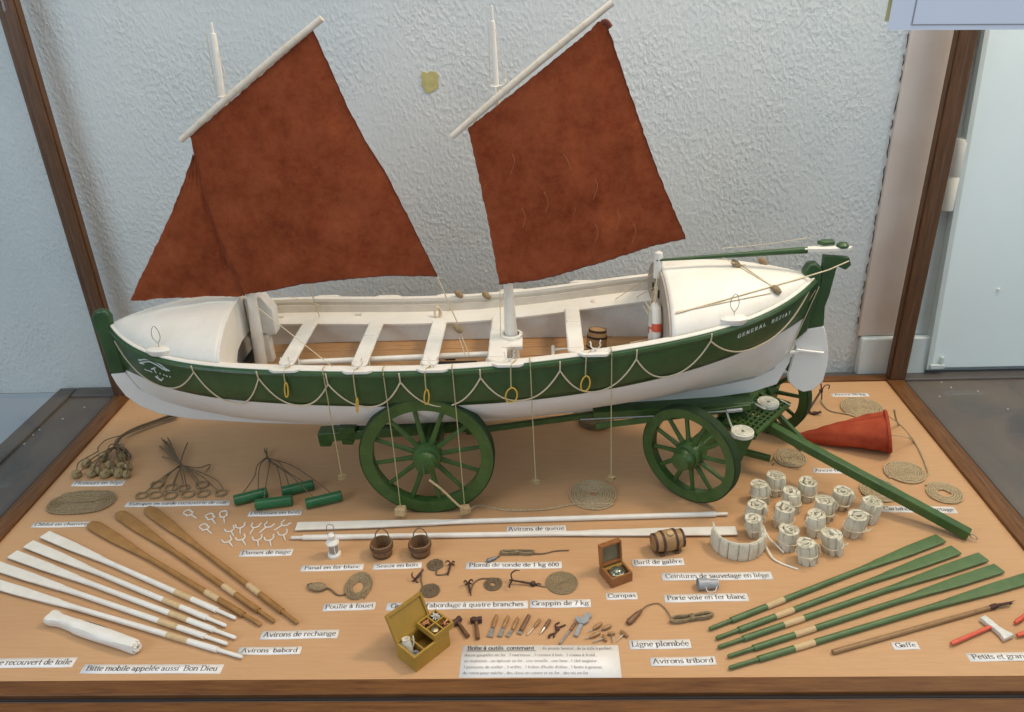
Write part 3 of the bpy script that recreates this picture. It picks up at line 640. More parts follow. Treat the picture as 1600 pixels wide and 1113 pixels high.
for mo, x, z in ((fm, -30.05, 53.1), (mm, 2.35, 53.2)):
    b = B(); ring = [(x+.62*math.cos(a), 38.9+.62*math.sin(a), z) for a in seg(0, 2*math.pi, 14)[:-1]]
    b.tube(ring, .1, 5, closed=True); b.tube(smooth_path([(x+.5, 38.6, z), (x+1.2, 38.2, z+.3), (x+1.1, 38.1, z+.8)], 4), .09, 5); b.tube([(x, 38.3, z), (x+.1, 38.1, z-1.6)], .12, 5)
    part('traveller_ring', b, 'white', boat)
    b = B(); b.tube([(x-.5, 38.8, 60.0), (x-.62, 38.7, z)], .045, 4); b.tube([(x+.25, 38.7, 59.4), (x+1.6, 38.3, z-1.2)], .03, 4); part('halyard', b, 'line', boat)
for (pa, pb) in (((283, 219), (503, 29)), ((706, 214), (957, 4))):
    a, c = Yp(pa, 37.5), Yp(pb, 37.5); b = B()
    pts = [a+(c-a)*k/12+Vector((0, 0, .18*math.sin(k/12*math.pi))) for k in range(13)]
    b.tube(pts, [.36+.06*math.sin(k/12*math.pi) for k in range(13)], 10); y_ = part('yard', b, 'spar', boat)
    b = B()
    for k in range(1, 12):
        q = a+(c-a)*(.08+.82*k/12); d = (c-a).normalized()
        Xr = frame(q+Vector((0, 0, .12)), d, (0, 1, 0)); ring = [(.45*math.cos(t), .45*math.sin(t), 0) for t in seg(0, 2*math.pi, 10)[:-1]]
        b.tube(ring, .035, 4, closed=True, X=Xr)
    part('lashing', b, 'line', y_)
# sails as Coons patches with a little belly and a frayed edge
def rs(pts, n):
    pts = [Vector(p) for p in pts]; L = [0]
    for i in range(1, len(pts)): L.append(L[-1]+(pts[i]-pts[i-1]).length)
    out = []
    for k in range(n+1):
        d = L[-1]*k/n; i = max(j for j in range(len(L)) if L[j] <= d+1e-9); i = min(i, len(pts)-2)
        t = (d-L[i])/(L[i+1]-L[i] or 1); out.append(pts[i].lerp(pts[i+1], t))
    return out
HEM = []
def coons(head, foot, lf, rt, n, m, belly, seed):
    rr = random.Random(seed); ph = [rr.uniform(0, 6) for _ in range(8)]
    h = rs(head, n); f = rs(foot, n); l = rs(lf, m); r = rs(rt, m); P = []
    for i in range(n+1):
        row = []
        for j in range(m+1):
            u, v = i/n, j/m
            p = (1-v)*h[i]+v*f[i]+(1-u)*l[j]+u*r[j]-((1-u)*(1-v)*h[0]+u*(1-v)*h[n]+(1-u)*v*f[0]+u*v*f[n])
            w = belly*math.sin(math.pi*u)*math.sin(math.pi*min(1, v*.9))
            w += .26*math.sin(7*u+3*v+ph[0])*v+.16*math.sin(15*u-4*v+ph[1])*v+.09*math.sin(5*u+18*v+ph[2])+.06*math.sin(31*u+11*v+ph[3])+.05*math.sin(9*u-27*v+ph[4])+.12*(1-v)*abs(math.sin(13*math.pi*u))*max(0, 1-6*v)
            q = p+Vector((0, -w, 0))
            if i in (0, n) or j in (0, m): q += Vector((rr.uniform(-.06, .06), 0, rr.uniform(-.06, .06)))
            row.append(q)
        P.append(row)
    HEM[:] = [P[n][:], [P[i][m] for i in range(n+1)]]
    return P
SP = lambda L, y: [Yp(p, y) for p in L]
P = coons(SP([(297, 213), (390, 133), (489, 47)], 37.5), SP([(377, 461), (400, 457), (450, 447), (500, 439), (550, 432), (600, 431), (640, 432), (683, 432)], 37.8),
          SP([(297, 213), (303, 243), (318, 300), (330, 345), (352, 400), (377, 461)], 37.6), SP([(489, 47), (500, 72), (520, 118), (541, 165), (570, 218), (602, 272), (640, 345), (683, 432)], 37.8), 54, 54, .9, 3)
s1 = part('sail', B().grid(P), 'sail', boat)
for hem_ in HEM:
    b = B(); b.tube([p+Vector((0, -.04, 0)) for p in hem_], .075, 5); part('bolt_rope', b, 'seam', s1)
b = B(); b.tube(SP([(302, 243), (318, 300), (330, 345), (352, 400), (377, 461)], 37.4), .06, 5); part('luff_rope', b, 'seam', s1)
P = coons(SP([(301, 241), (302, 242), (303, 243)], 38.3), SP([(204, 470), (260, 466), (330, 464), (385, 461)], 38.0), SP([(301, 241), (297, 256), (283, 295), (262, 345), (240, 392), (204, 470)], 38.1), SP([(305, 243), (338, 345), (385, 461)], 38.1), 30, 44, .5, 5)
part('jib', B().grid(P), 'sail', boat)
P = coons(SP([(731, 200), (830, 123), (926, 44), (934, 33), (948, 36)], 37.5), SP([(780, 446), (850, 432), (920, 414), (1000, 391), (1071, 372)], 37.9),
          SP([(731, 200), (745, 262), (760, 335), (772, 400), (780, 446)], 37.6), SP([(948, 36), (953, 55), (975, 120), (1010, 222), (1040, 300), (1071, 372)], 37.8), 54, 50, .9, 9)
s2 = part('sail', B().grid(P), 'sail', boat)
for hem_ in HEM:
    b = B(); b.tube([p+Vector((0, -.04, 0)) for p in hem_], .075, 5); part('bolt_rope', b, 'seam', s2)
for px in [(850, 300), (893, 305), (930, 280), (965, 330), (815, 325), (930, 350), (880, 240), (990, 350), (800, 240)]:
    q = Yp(px, 36.9-.25); k = R.uniform(-.5, .5)
    rl_ = B(); rl_.tube(smooth_path([q, q+Vector((.4+k*.3, -.05, -.8)), q+Vector((.5+k, 0, -1.7)), q+Vector((.2+k, .05, -2.5))], 4), .03, 4); part('loose_thread', rl_, M['thread'], s2)
b = B(); q = Yp((940, 36), 37.3); b.tube(smooth_path([q, q+Vector((.5, -.1, .1)), q+Vector((1.0, -.15, -.5))], 4), .3, 6); part('corner_hem', b, 'seam', s2)
# running rigging
def rline(a, c, r=.07, sag=0.0, n=10):
    a, c = Vector(a), Vector(c); rg = B()
    rg.tube([a+(c-a)*k/n-Vector((0, 0, sag*4*(k/n)*(1-k/n))) for k in range(n+1)], r, 5); part('rigging_line', rg, 'line', boat)
rline(Yp((683, 432), 37.8), Yp((718, 512), 38.0), .09); rline(Yp((718, 518), 38), Yp((735, 558), 36.5), .06); rline(Yp((714, 518), 38), Yp((727, 556), 36.5), .06)
rline(Yp((481, 442), 38), Yp((500, 497), 48.5), .08); rline(Yp((420, 455), 46), Yp((512, 480), 50), .05); rline(Yp((379, 462), 37.6), Yp((528, 580), 28.5), .06)
rline(Yp((781, 447), 37.8), Yp((782, 525), 37.6), .06); rline(Yp((789, 450), 37.8), Yp((784, 470), 37.9), .06)
rline(Yp((715, 461), 50), Yp((760, 461), 50), .06, .25)
rline((22.0, 39, 29.5), Yp((950, 475), 49), .06, .1); rline((22.2, 38, 28), Yp((985, 470), 50), .05); rline((22.2, 36, 21.5), Yp((985, 536), 29), .06)
def ondeck(px, k0=4.9, pw=1.0, off=.12):
    y = 27.0
    while y < 50:
        p = Yp(px, y); h = max(.05, hb(p.x)-.28); u = (y-YC)/h
        if abs(u) < 1 and p.z < zs(p.x)+.12+crown(p.x, k0, pw)*(1-u*u)**.62+off: return p
        y += .03
    return Yp(px, YC)
def dline(pa, pb, r, pre=(), n=16):
    pts = list(pre)+[ondeck((pa[0]+(pb[0]-pa[0])*k/n, pa[1]+(pb[1]-pa[1])*k/n), off=r+.03) for k in range(n+1)]
    g = B(); g.tube(pts, r, 5); part('rigging_line', g, 'line', boat)
dline((1255, 434), (1056, 490), .10, [Vector((46.2, 38.2, 30.6)), Vector((43.6, 37.6, 29.7))]); dline((1205, 458), (1056, 488), .08)
dline((1210, 449), (1152, 415), .065); dline((1205, 446), (1155, 412), .065); dline((1150, 414), (1165, 414), .05)
rline(Yp((1148, 412), 38), Yp((1120, 398), 39), .06)
for ax_, az_ in ((.0, 29.2), (.6, 28.6), (-.8, 28.0)):
    rline((22.1, 38.2+ax_, az_), (21.4, 35.6+ax_, 25.2-ax_), .06, .2); rline((22.1, 38+ax_, az_), (20.9, 37.6-ax_, 24.4), .05, .3)
rline((21.6, 36, 24.8), Yp((1008, 470), 38), .07, .15); rline((21.5, 36.4, 24.4), Yp((1005, 478), 38), .06, .3)
rline((22.6, 39, 29.3), (40.9, 39.6, 28.6), .09, -.9); rline((42.3, 41, 33), (31, 42, 31.4), .035, .2)
rline((42.9, 38.1, 27.2), (40.1, 38.0, 17.6), .07); rline((42.5, 38.1, 26.8), (38.9, 38, 18.3), .06)
for px, y in (((716, 514), 38), ((1150, 413), 38), ((1213, 453), 34.6), ((1192, 409), 42), ((717, 460), 50), ((760, 462), 50)):
    q = ondeck(px, off=.35) if px[0] > 1100 else Yp(px, y-.2); b = B(); b.lathe([(0, -.75), (.3, -.65), (.46, -.2), (.46, .2), (.3, .65), (0, .75)], 10, frame(q, (.7, -.2, -.6), (0, 1, 0))); part('pulley_block', b, 'roped', boat)
for px in ((683, 488), (937, 472)):
    q = Yp(px, 47.8); b = B()
    for k in range(4):
        b.tube([q+Vector(((.3+.08*k)*math.cos(t)+.05*k, .25*math.sin(t)-.1*k, (.95-.08*k)*math.sin(t) if px[0] < 800 else .25*math.sin(t)+.1*k)) if px[0] < 800 else q+Vector(((.5+.25*k)*math.cos(t), (.35+.2*k)*math.sin(t), .1)) for t in seg(0, 2*math.pi, 16)[:-1]], .1, 5, closed=True)
    part('belayed_line', b, 'line', boat)
q = Yp((423, 478), 48); b = B()
for k in range(3): b.tube([q+Vector((.35*math.cos(t)+.05*k, -.1*k, .8*math.sin(t))) for t in seg(0, 2*math.pi, 14)[:-1]], .09, 5, closed=True)
b.tube([q+Vector((-.1, 0, .7)), q+Vector((-.6, 0, 3))], .06, 4); part('belayed_line', b, 'line', boat)
b = B(); q = Yp((500, 498), 48.4); b.lathe([(.35, -.6), (.25, 0), (.4, .5), (.0, .6)], 10, Matrix.Translation(q)); part('cleat', b, 'white', boat)
b = B(); b.box((-19.8, 48.6, zs(-19.8)-1.75), (.9, .5, .3)); b.box((-31, 47.5, zs(-30)-1.75), (.8, .5, .3)); part('cleat', b, 'white', boat)
# fairleads with wire loops on the decks
for px, y in (((250, 548), 31.5), ((1146, 500), 31.0)):
    q = (ondeck(px, off=.15) if px[0] > 800 else ondeck(px, 4.7, .85, .15)); b = B(); pr = [(0, .55), (1.3, .5), (1.75, .25), (1.7, -.2), (1.4, -.5)]
    b.lathe(pr[::-1], 18, Matrix.Translation(q) @ Matrix.Scale(.55, 4, (0, 1, 0))); o = part('fairlead', b, 'white', boat)
    b = B(); b.tube(smooth_path([q+Vector((0, 0, .5)), q+Vector((0, 0, 1.0)), q+Vector((-.5, 0, 1.8)), q+Vector((-.45, 0, 2.8)), q+Vector((0, 0, 3.4)), q+Vector((.4, 0, 2.8)), q+Vector((.45, 0, 1.8)), q+Vector((0, 0, 1.0))], 5), .05, 5); part('wire_loop', b, 'steel', o)
b = B(); b.box((23.6, 31.6, 26.2), (1.3, 1.2, 3.0)); bev(part('deck_locker', b, 'white', boat), .06)
# rudder, tiller, crutch
Q = lambda L: [(v.x, -v.z) for v in (Yp(p, YC) for p in L)]
Xr = upright((0, YC+.35, 0))
b = B(); b.prism(Q([(1285.7, 398), (1326, 401), (1329, 413), (1320, 421), (1307, 415), (1295, 460), (1288, 478), (1286, 508), (1233, 517), (1262, 486), (1277, 450), (1281, 440)]), .7, Xr); rd = bev(part('rudder', b, 'green', boat), .12)
b = B(); b.prism(Q([(1232, 517.5), (1286, 508.7), (1290, 522), (1293, 545), (1292, 569), (1285, 594), (1269, 608), (1254, 611), (1241, 605), (1231, 594), (1231, 584), (1239, 556), (1243, 540)]), .7, Xr); bev(part('rudder_blade', b, 'whiteb', rd), .1)
b = B(); b.tube([Yp((1222, 552), 38.3), Yp((1247, 550), 38.2)], .28, 6); b.tube([Yp((1244, 547), 38.2), Yp((1287, 552), 38.2)], .22, 6); part('rudder_bar', b, 'whiteb', rd)
b = B(); b.tube([(22.0, 38.9, 31.1), (30, 38.9, 31.45), (41, 38.95, 31.95)], [.16, .3, .46], 10); tl = part('tiller', b, 'green', boat)
b = B(); b.prism([(40.6, -.42), (43, -.5), (46.0, -.55), (46.7, 0), (46.0, .55), (43, .5), (40.6, .42)], .55, Matrix.Translation((0, 38.95, 31.75))); bev(part('tiller_yoke', b, 'white', tl), .1)
b = B(); b.lathe([(.75, 0), (.8, .3), (.5, .6), (0, .7)], 12, Matrix.Translation((45.4, 38.95, 32.2))); b.prism([(43.0, -.4), (44.5, -.2), (44.6, .8), (43.4, 1.0), (42.4, .4)], .5, Matrix.Translation((0, 39.4, 32.4))); bev(part('rudder_cap', b, 'green', tl), .1)
b = B(); b.lathe([(.55, 28.6), (.58, 31.4), (.5, 32.0), (.2, 32.15), (0, 32.15)], 12, Matrix.Translation((22.3, 39.3, 0))); part('tiller_crutch', b, 'white', boat)
# grab line in scallops, float lines, yellow loops
pk = [(165, 532), (304, 580), (405, 590), (513, 599), (626, 596), (751, 589), (875, 578), (994, 560), (1110, 532), (1264, 447)]
tr = [1.02, 1.12, 1.02, 1.0, 1.0, .97, 1.0, 1.0, 1.05]
hk = [hit(p) for p in pk]
hk[0] = (-51.2, .30); hk[-1] = (41.6, .12)
for i in range(9):
    (xa, ta), (xb, tb) = hk[i], hk[i+1]; b = B(); pts = []
    for k in range(25):
        u = k/24; sag = 1-abs(2*u-1)**2.2
        x = xa+(xb-xa)*u; tt = ta+(tb-ta)*u; tt = tt+(max(tr[i], tt)-tt)*sag
        pts.append(S(x, tt, -1, .24))
    b.tube(pts, .105, 6); part('grab_line', b, 'line', boat)
for i in range(1, 9):
    b = B(); b.tube([S(hk[i][0], hk[i][1]+.04, -1, .25), S(hk[i][0], 0.02, -1, .5)], .1, 5); part('grab_line_becket', b, 'line', boat)
for gx, zb, yb in ((-19.8, 6.9, 27.0), (-12.4, 2.0, 26.3), (-3.9, 2.0, 26.4), (5.6, 5.6, 27), (15.4, 6.0, 27), ):
    yt = YC-hb(gx)-.5; b = B()
    b.tube(smooth_path([(gx, yt+1.2, zs(gx)+.2), (gx, yt+.1, zs(gx)+.25), (gx+.05, yt-.1, zs(gx)-.6), (gx+.15, yt-.05, (zs(gx)+zb)/2), (gx+.3, yb, zb)], 6), .07, 5)
    fl_ = part('float_line', b, 'lineg', boat)
    big = zb < 3; k = 1.0 if big else .62
    b = B(); b.box((gx+.3, yb, zb-.5*k), (1.35*k, 1.1*k, 1.0*k), R.uniform(-.5, .5)); b.v = [p+Vector((R.uniform(-.1, .1), R.uniform(-.1, .1), R.uniform(-.1, .1))) for p in b.v]
    if not big: b.tube(smooth_path([(gx+.2, yb, zb), (gx+.9, yb-.1, zb-.1), (gx+.6, yb, zb-.6), (gx-.2, yb-.2, zb-.5), (gx-.3, yb, zb-.9)], 4), .08, 5)
    bev(part('cork_float', b, 'cork' if big else 'corkd', fl_), .12)
for gx, z in zip((-24.6, -16.0, -7.2, 3.3, 12.4), (20.3, 18.0, 19.0, 19.0, 20.4)):
    yt = YC-hb(gx)-.55; b = B()
    b.tube(smooth_path([(gx+.6, yt+.9, zs(gx)+.3), (gx+.1, yt-.05, zs(gx)+.2), (gx-.05, yt-.15, zs(gx)-.6), (gx-.1, yt-.1, z+.55)], 5), .09, 5); o = part('oar_strop', b, 'lineg', boat)
    w = (.22, .12, .3, .72, .55)[int((gx+25)/8.5)] if True else 0; b = B()
    b.tube([(gx-.1+w*math.cos(t)+.12*math.sin(t), yt-.15, z-.55+1.05*math.sin(t)-.12*abs(math.cos(t))) for t in seg(0, 2*math.pi, 16)[:-1]], .095, 6, closed=True); part('strop_loop', b, 'yellow', o)
# emblem and name on the hull
em = B()
def inkline(pxs, r=.07):
    em.tube([S(*hit(p), -1, .16) for p in pxs], r, 5)
inkline([(218, 562), (226, 561), (233, 561), (241, 563), (248, 567), (255, 572), (260, 576), (266, 579)], .10)
inkline([(219, 566), (227, 565), (234, 564), (241, 567), (248, 571), (254, 575), (258, 577)], .09)
inkline([(218, 561), (222, 564), (219, 566), (226, 568)], .1); inkline([(258, 576), (262, 579), (259, 577), (265, 578)], .1)
inkline([(238, 576), (244, 574)], .12); inkline([(241, 574), (245, 582)], .1)
inkline([(227, 576), (230, 578)]); inkline([(231, 578), (234, 579)]); inkline([(235, 579), (239, 581)]); inkline([(250, 582), (252, 584)]); inkline([(256, 584), (258, 586)]); inkline([(260, 586), (263, 588)]); inkline([(266, 587), (267, 589)])
inkline([(244, 587), (249, 591), (254, 594)], .13); inkline([(247, 586), (249, 591)], .09); inkline([(253, 594), (256, 590)], .1)
part('bow_emblem', em, mat('emblem_paint', (.62, .66, .62), .6), boat)
nm = B(); txt = 'GENERAL  BEZIAT'; a0, a1 = hit((1152, 528)), hit((1236, 489)); tw = sum(GL[c][0]+.42 for c in txt)
cx = 0
for ch in txt:
    if ch != ' ':
        u = cx/tw
        def plc(X, Y, u0=u):
            uu = u0+X/.52/tw; x = a0[0]+(a1[0]-a0[0])*uu; t = a0[1]+(a1[1]-a0[1])*uu-.05*math.sin(math.pi*uu); z = zs(x)+(zw(x)-zs(x))*t+Y
            return Vector((x, YC-hy(x, z)-.17, z))
        lettering(nm, ch, None, None, None, .52, 1.0, 1.9, place=plc)
    cx += GL[ch][0]+.42
part('name_lettering', nm, mat('name_paint', (.72, .74, .68), .6), boat)

# things inside the boat
def barrel(name, label, base, axis, r, L, feet):
    t = thing(name, label, 'barrel', base)
    c = Vector(base); X = frame(c, axis, (0, 0, 1) if abs(Vector(axis).normalized().z) < .8 else (1, 0, 0))
    prof = [(0, -L/2+.1), (r*.74, -L/2+.1), (r*.8, -L/2)]+[(r*(.8+.2*math.cos(math.pi*k/10)), L/2*k/5) for k in range(-5, 6)]+[(r*.74, L/2-.1), (0, L/2-.1)]
    part('staves', B().lathe(prof, 20, X), 'barrel', t)
    for k in (-.92, -.42, .42, .92):
        rr = r*(.8+.2*math.cos(math.pi*k/2))+.06
        part('hoop', B().lathe([(rr-.1, L/2*k-.16), (rr, L/2*k-.16), (rr, L/2*k+.16), (rr-.1, L/2*k+.16)], 20, X, cap=False), 'iron', t)
    return t, X
barrel('barrel', 'dark little barrel standing inside the boat by the aft thwart', (14.6, 40.3, FZ+1.85), (.08, .16, 1), 1.42, 3.4, False)
lb = thing('lifebuoy', 'white ring lifebuoy with red bands hung on the stern bulkhead inside the boat', 'lifebuoy', (21.7, 35.2, 21.6))
def ringseg(a0, a1, r):
    return [Vector((21.7, 35.4+1.7*math.cos(t), 22.7+3.4*math.sin(t))) for t in seg(a0, a1, 10)]
b = B(); b.tube(ringseg(0, 2*math.pi, 1)[:-1], .62, 10, closed=True); part('ring', b, 'white', lb)
for a in (2.75, -.15):
    b = B(); b.tube(ringseg(a-.15, a+.15, 1), .65, 10); part('red_band', b, 'red', lb)
b = B(); b.box((18.2, 31.6, FZ+1.2), (.35, 1.1, 2.6)); bev(put('small_paddle', b, 'white', 'small white rounded board standing in the boat before the stern bulkhead', 'board', (18.2, 31.6, FZ)), .15)

# ------------------------------------------------------------------ the launching carriage
car = thing('launching_carriage', 'green four wheeled launching carriage with drawbar under the model boat', 'carriage', (5, 39, 0))
def beam(pa, pb, w, h, m='greenc', name='beam', bv=.12):
    pa, pb = Vector(pa), Vector(pb); d = pb-pa
    X = frame((pa+pb)/2, d, (0, 0, 1)); b = B()
    b.box((0, 0, 0), (h, w, d.length), 0, X); return bev(part(name, b, m, car), bv)
beam((-25.4, 38.8, 5.75), (-2, 38.8, 7.2), 2.2, 1.45, name='rear_beam')
beam((-4, 38.2, 6.1), (22, 38.2, 9.7), .75, .75, name='reach_pole', bv=.08)
beam((14, 38, 9.35), (36, 38, 10.5), 3.4, 1.3, name='front_beam')
beam((14, 33.0, 9.9), (35, 35.0, 11.3), .35, .9, name='side_plank')
for x, z in ((-24.5, 4.75), (-21.2, 5.0)):
    b = B(); b.prism([(-.85, .6), (.7, .6), (1.15, -.6), (-1.0, -.6)], 1.7, upright((x, 39.6, z))); bev(part('corbel', b, 'greenc', car), .1)
b = B(); b.box((-21.0, 38.8, 7.0), (2.4, 2.6, 1.0)); bev(part('keel_chock', b, 'greenc', car), .1)
b = B(); b.box((-8.2, 39.5, 8.0), (2.6, 20, 2.6)); bev(part('rear_bolster', b, 'greenc', car), .15)
b = B(); b.tube([(-8.2, 27, 8.85), (-8.2, 52, 8.85)], .7, 10); part('rear_axle', b, 'greenc', car)
b = B(); b.tube([(12, 33.0, 11.0), (22, 33.4, 11.1), (33.6, 33.7, 11.6)], .09, 6); b.tube([(31.5, 33.6, 11.5), (33.5, 33.6, 11.7)], .28, 6); part('tie_rod', b, 'silver', car)
AX = math.radians(40); ad = Vector((math.sin(AX), math.cos(AX), 0)); wd = Vector((math.cos(AX), -math.sin(AX), 0))
FC = Vector((33.4, 38.8, 0))
b = B(); b.box((0, 0, 0), (25, 2.0, 1.8), 0, frame((FC.x, FC.y, 7.2), (0, 0, 1), ad)); bev(part('front_axle', b, 'greenc', car), .15)
b = B(); b.lathe([(2.0, 8.1), (2.1, 8.3), (2.1, 8.7), (1.9, 8.8), (0, 8.8)], 24, Matrix.Translation((FC.x, FC.y, 0))); part('turntable', b, 'greenc', car)
# grated footboard
c0 = Vector((36.9, 38.0, 8.4)); Xg = frame(c0, (0, 0, 1), ad); b = B()
b.box((0, -2.3, 0), (10.4, .5, .5), 0, Xg); b.box((0, 2.3, 0), (10.4, .5, .5), 0, Xg); b.box((-5.1, 0, 0), (.5, 4.6, .5), 0, Xg); b.box((5.1, 0, 0), (.5, 4.6, .5), 0, Xg)
for k in range(-4, 5): b.box((k*1.05, 0, 0), (.3, 4.2, .3), 0, Xg)
for k in range(-2, 3): b.box((0, k*.75, .02), (10, .28, .3), 0, Xg)
part('footboard_grating', b, 'greenc', car)
for q in ((39.0, 40.6), (33.7, 33.3)):
    b = B(); b.prism([(-1.5, -1.2), (1.6, -1.2), (1.0, 1.2), (-1.3, 1.2)], .5, Matrix.Translation((q[0], q[1], 7.9))); b.prism([(-1.3, 0), (1.4, 0), (0, 4.2)], .45, upright((q[0], q[1]-.3, 7.9)) ); bev(part('coil_bracket', b, 'greenc', car), .06)
tip = Vector((59.4, 20.9, .75)); dbs = Vector((37.6, 37.0, 7.4))
beam(dbs, tip, 1.25, 1.25, name='drawbar')
b = B(); dd = (tip-dbs).normalized(); q = tip+dd*.55; b.tube([q+dd*(.45*math.cos(t))+Vector((0, 0, .28*math.sin(t))) for t in seg(0, 2*math.pi, 12)[:-1]], .07, 5, closed=True); part('drawbar_hook', b, 'steel', car)
beam((39.5, 39.8, 8.0), (44.6, 36.3, 3.2), .7, .7, name='shaft_stub', bv=.08)
b = B(); b.tube([Vector((40.6, 40.3, 9.2)), Vector((42.2, 39.4, 8.6))], .09, 5); part('pin', b, 'spar', car)
beam((33.0, 37.6, 3.1), (38.6, 35.2, 2.7), .8, .8, name='swingle_bar', bv=.1)
b = B()
for k in range(4):
    q = Vector((35.0+.05*k, 34.6+.4*k, 6.6-.8*k)); Xl = frame(q, (1, 0, 0) if k % 2 else (0, 1, 0), (0, 0, 1))
    b.tube([(.5*math.cos(t), .3*math.sin(t), 0) for t in seg(0, 2*math.pi, 10)[:-1]], .08, 5, closed=True, X=Xl)
q = Vector((38.9, 35.0, 2.2)); b.tube([(.45*math.cos(t), .45*math.sin(t), 0) for t in seg(0, 2*math.pi, 10)[:-1]], .08, 5, closed=True, X=frame(q, (1, 0, 0), (0, 0, 1)))
part('chain', b, 'brass', car)
def wheel(c, n, r, th, rimw, nsp, label=None, cap=True):
    """C centre of the outer face, N outward normal"""
    n = Vector(n).normalized(); X = frame(c, n, (0, 0, 1))
    b = B(); b.lathe([(r-rimw, -th+.1), (r-.15, -th), (r-.15, 0), (r-rimw, -.12), (r-rimw, -th+.1)], 56, X, cap=False)
    w = part('wheel', b, 'greenc', car)
    part('tyre', B().lathe([(r-.16, -th-.03), (r, -th), (r, -.06), (r-.16, .03), (r-.16, -th-.03)], 56, X, cap=False), 'tyre', w)
    for k in range(nsp):
        a = 2*math.pi*(k+.3)/nsp; d = Vector((math.cos(a), math.sin(a), 0)); b = B()
        b.tube([d*1.2+Vector((0, 0, -th*.55+.1)), d*(r*.45)+Vector((0, 0, -th*.5)), d*(r-rimw+.15)+Vector((0, 0, -th*.5))], [.42, .34, .30], 8, X=X, flat=.8); part('spoke', b, 'greenc', w)
    b = B(); b.lathe([(1.7, -th-.9), (1.9, -th), (1.95, -.2), (1.75, .25), (1.45, .35), (1.45, .7), (1.5, .75), (1.5, .95), (1.3, 1.2), (1.22, 1.9), (.6, 2.05), (0, 2.05)], 26, X); part('hub', b, 'greenc', w)
    if cap:
        b = B(); b.tube([(.3, -.2, 2.0), (.3, -.2, 2.5)], .1, 5, X=X); b.tube([(.9, .1, 1.7), (-.7, .15, 2.3)], .16, 6, X=X); part('linch_pin', b, 'greenc', w)
    return w
wheel((-8.2, 27.6, 8.85), (0, -1, 0), 8.85, 1.5, 1.75, 12)
wheel((-8.2, 51.0, 8.85), (0, 1, 0), 8.85, 1.5, 1.75, 12, cap=False)
wheel(Vector((25.9, 29.9, 6.95)), -ad, 6.95, 1.4, 1.45, 12, cap=False)
wheel(Vector((40.9, 47.7, 6.95)), ad, 6.95, 1.4, 1.45, 10, cap=False)

# ------------------------------------------------------------------ label cards
def card(name_txt, tl, tr, br, bl, label, lines=None, m='ink'):
    o = G(bl); e = G(br); a = G(tl); c = G(tr)
    xd = (e-o); W = xd.length; xd.normalize(); yd = Vector((-xd.y, xd.x, 0))
    H = ((a-o).dot(yd)+(c-e).dot(yd))/2
    t = thing('name_card', label, 'label card', o+xd*W/2+yd*H/2, 0, 'white cards naming the model parts')
    o3 = o+Vector((0, 0, 0)); T = Matrix(((xd.x, yd.x, 0, o3.x), (xd.y, yd.y, 0, o3.y), (0, 0, 1, .0), (0, 0, 0, 1)))
    b = B(); n = 6
    P = [[T @ Vector((W*i/n, H*j, .05+.02*math.sin(i*1.3+W))) for j in (0, 1)] for i in range(n+1)]
    solid(part('card', b.grid(P), 'card', t), .04, 1)
    b = B()
    if not lines:
        size = min(.56*H, .74); xs = min(1.3, (W*.94)/(text_width(name_txt)*size))
        x0 = (W-text_width(name_txt)*size*xs)/2
        lettering(b, name_txt, T @ Vector((x0, H*.28, .085)), xd, yd, size, xs, 1.1)
    else:
        pass
    part('lettering', b, m, t); return t, T, W, H
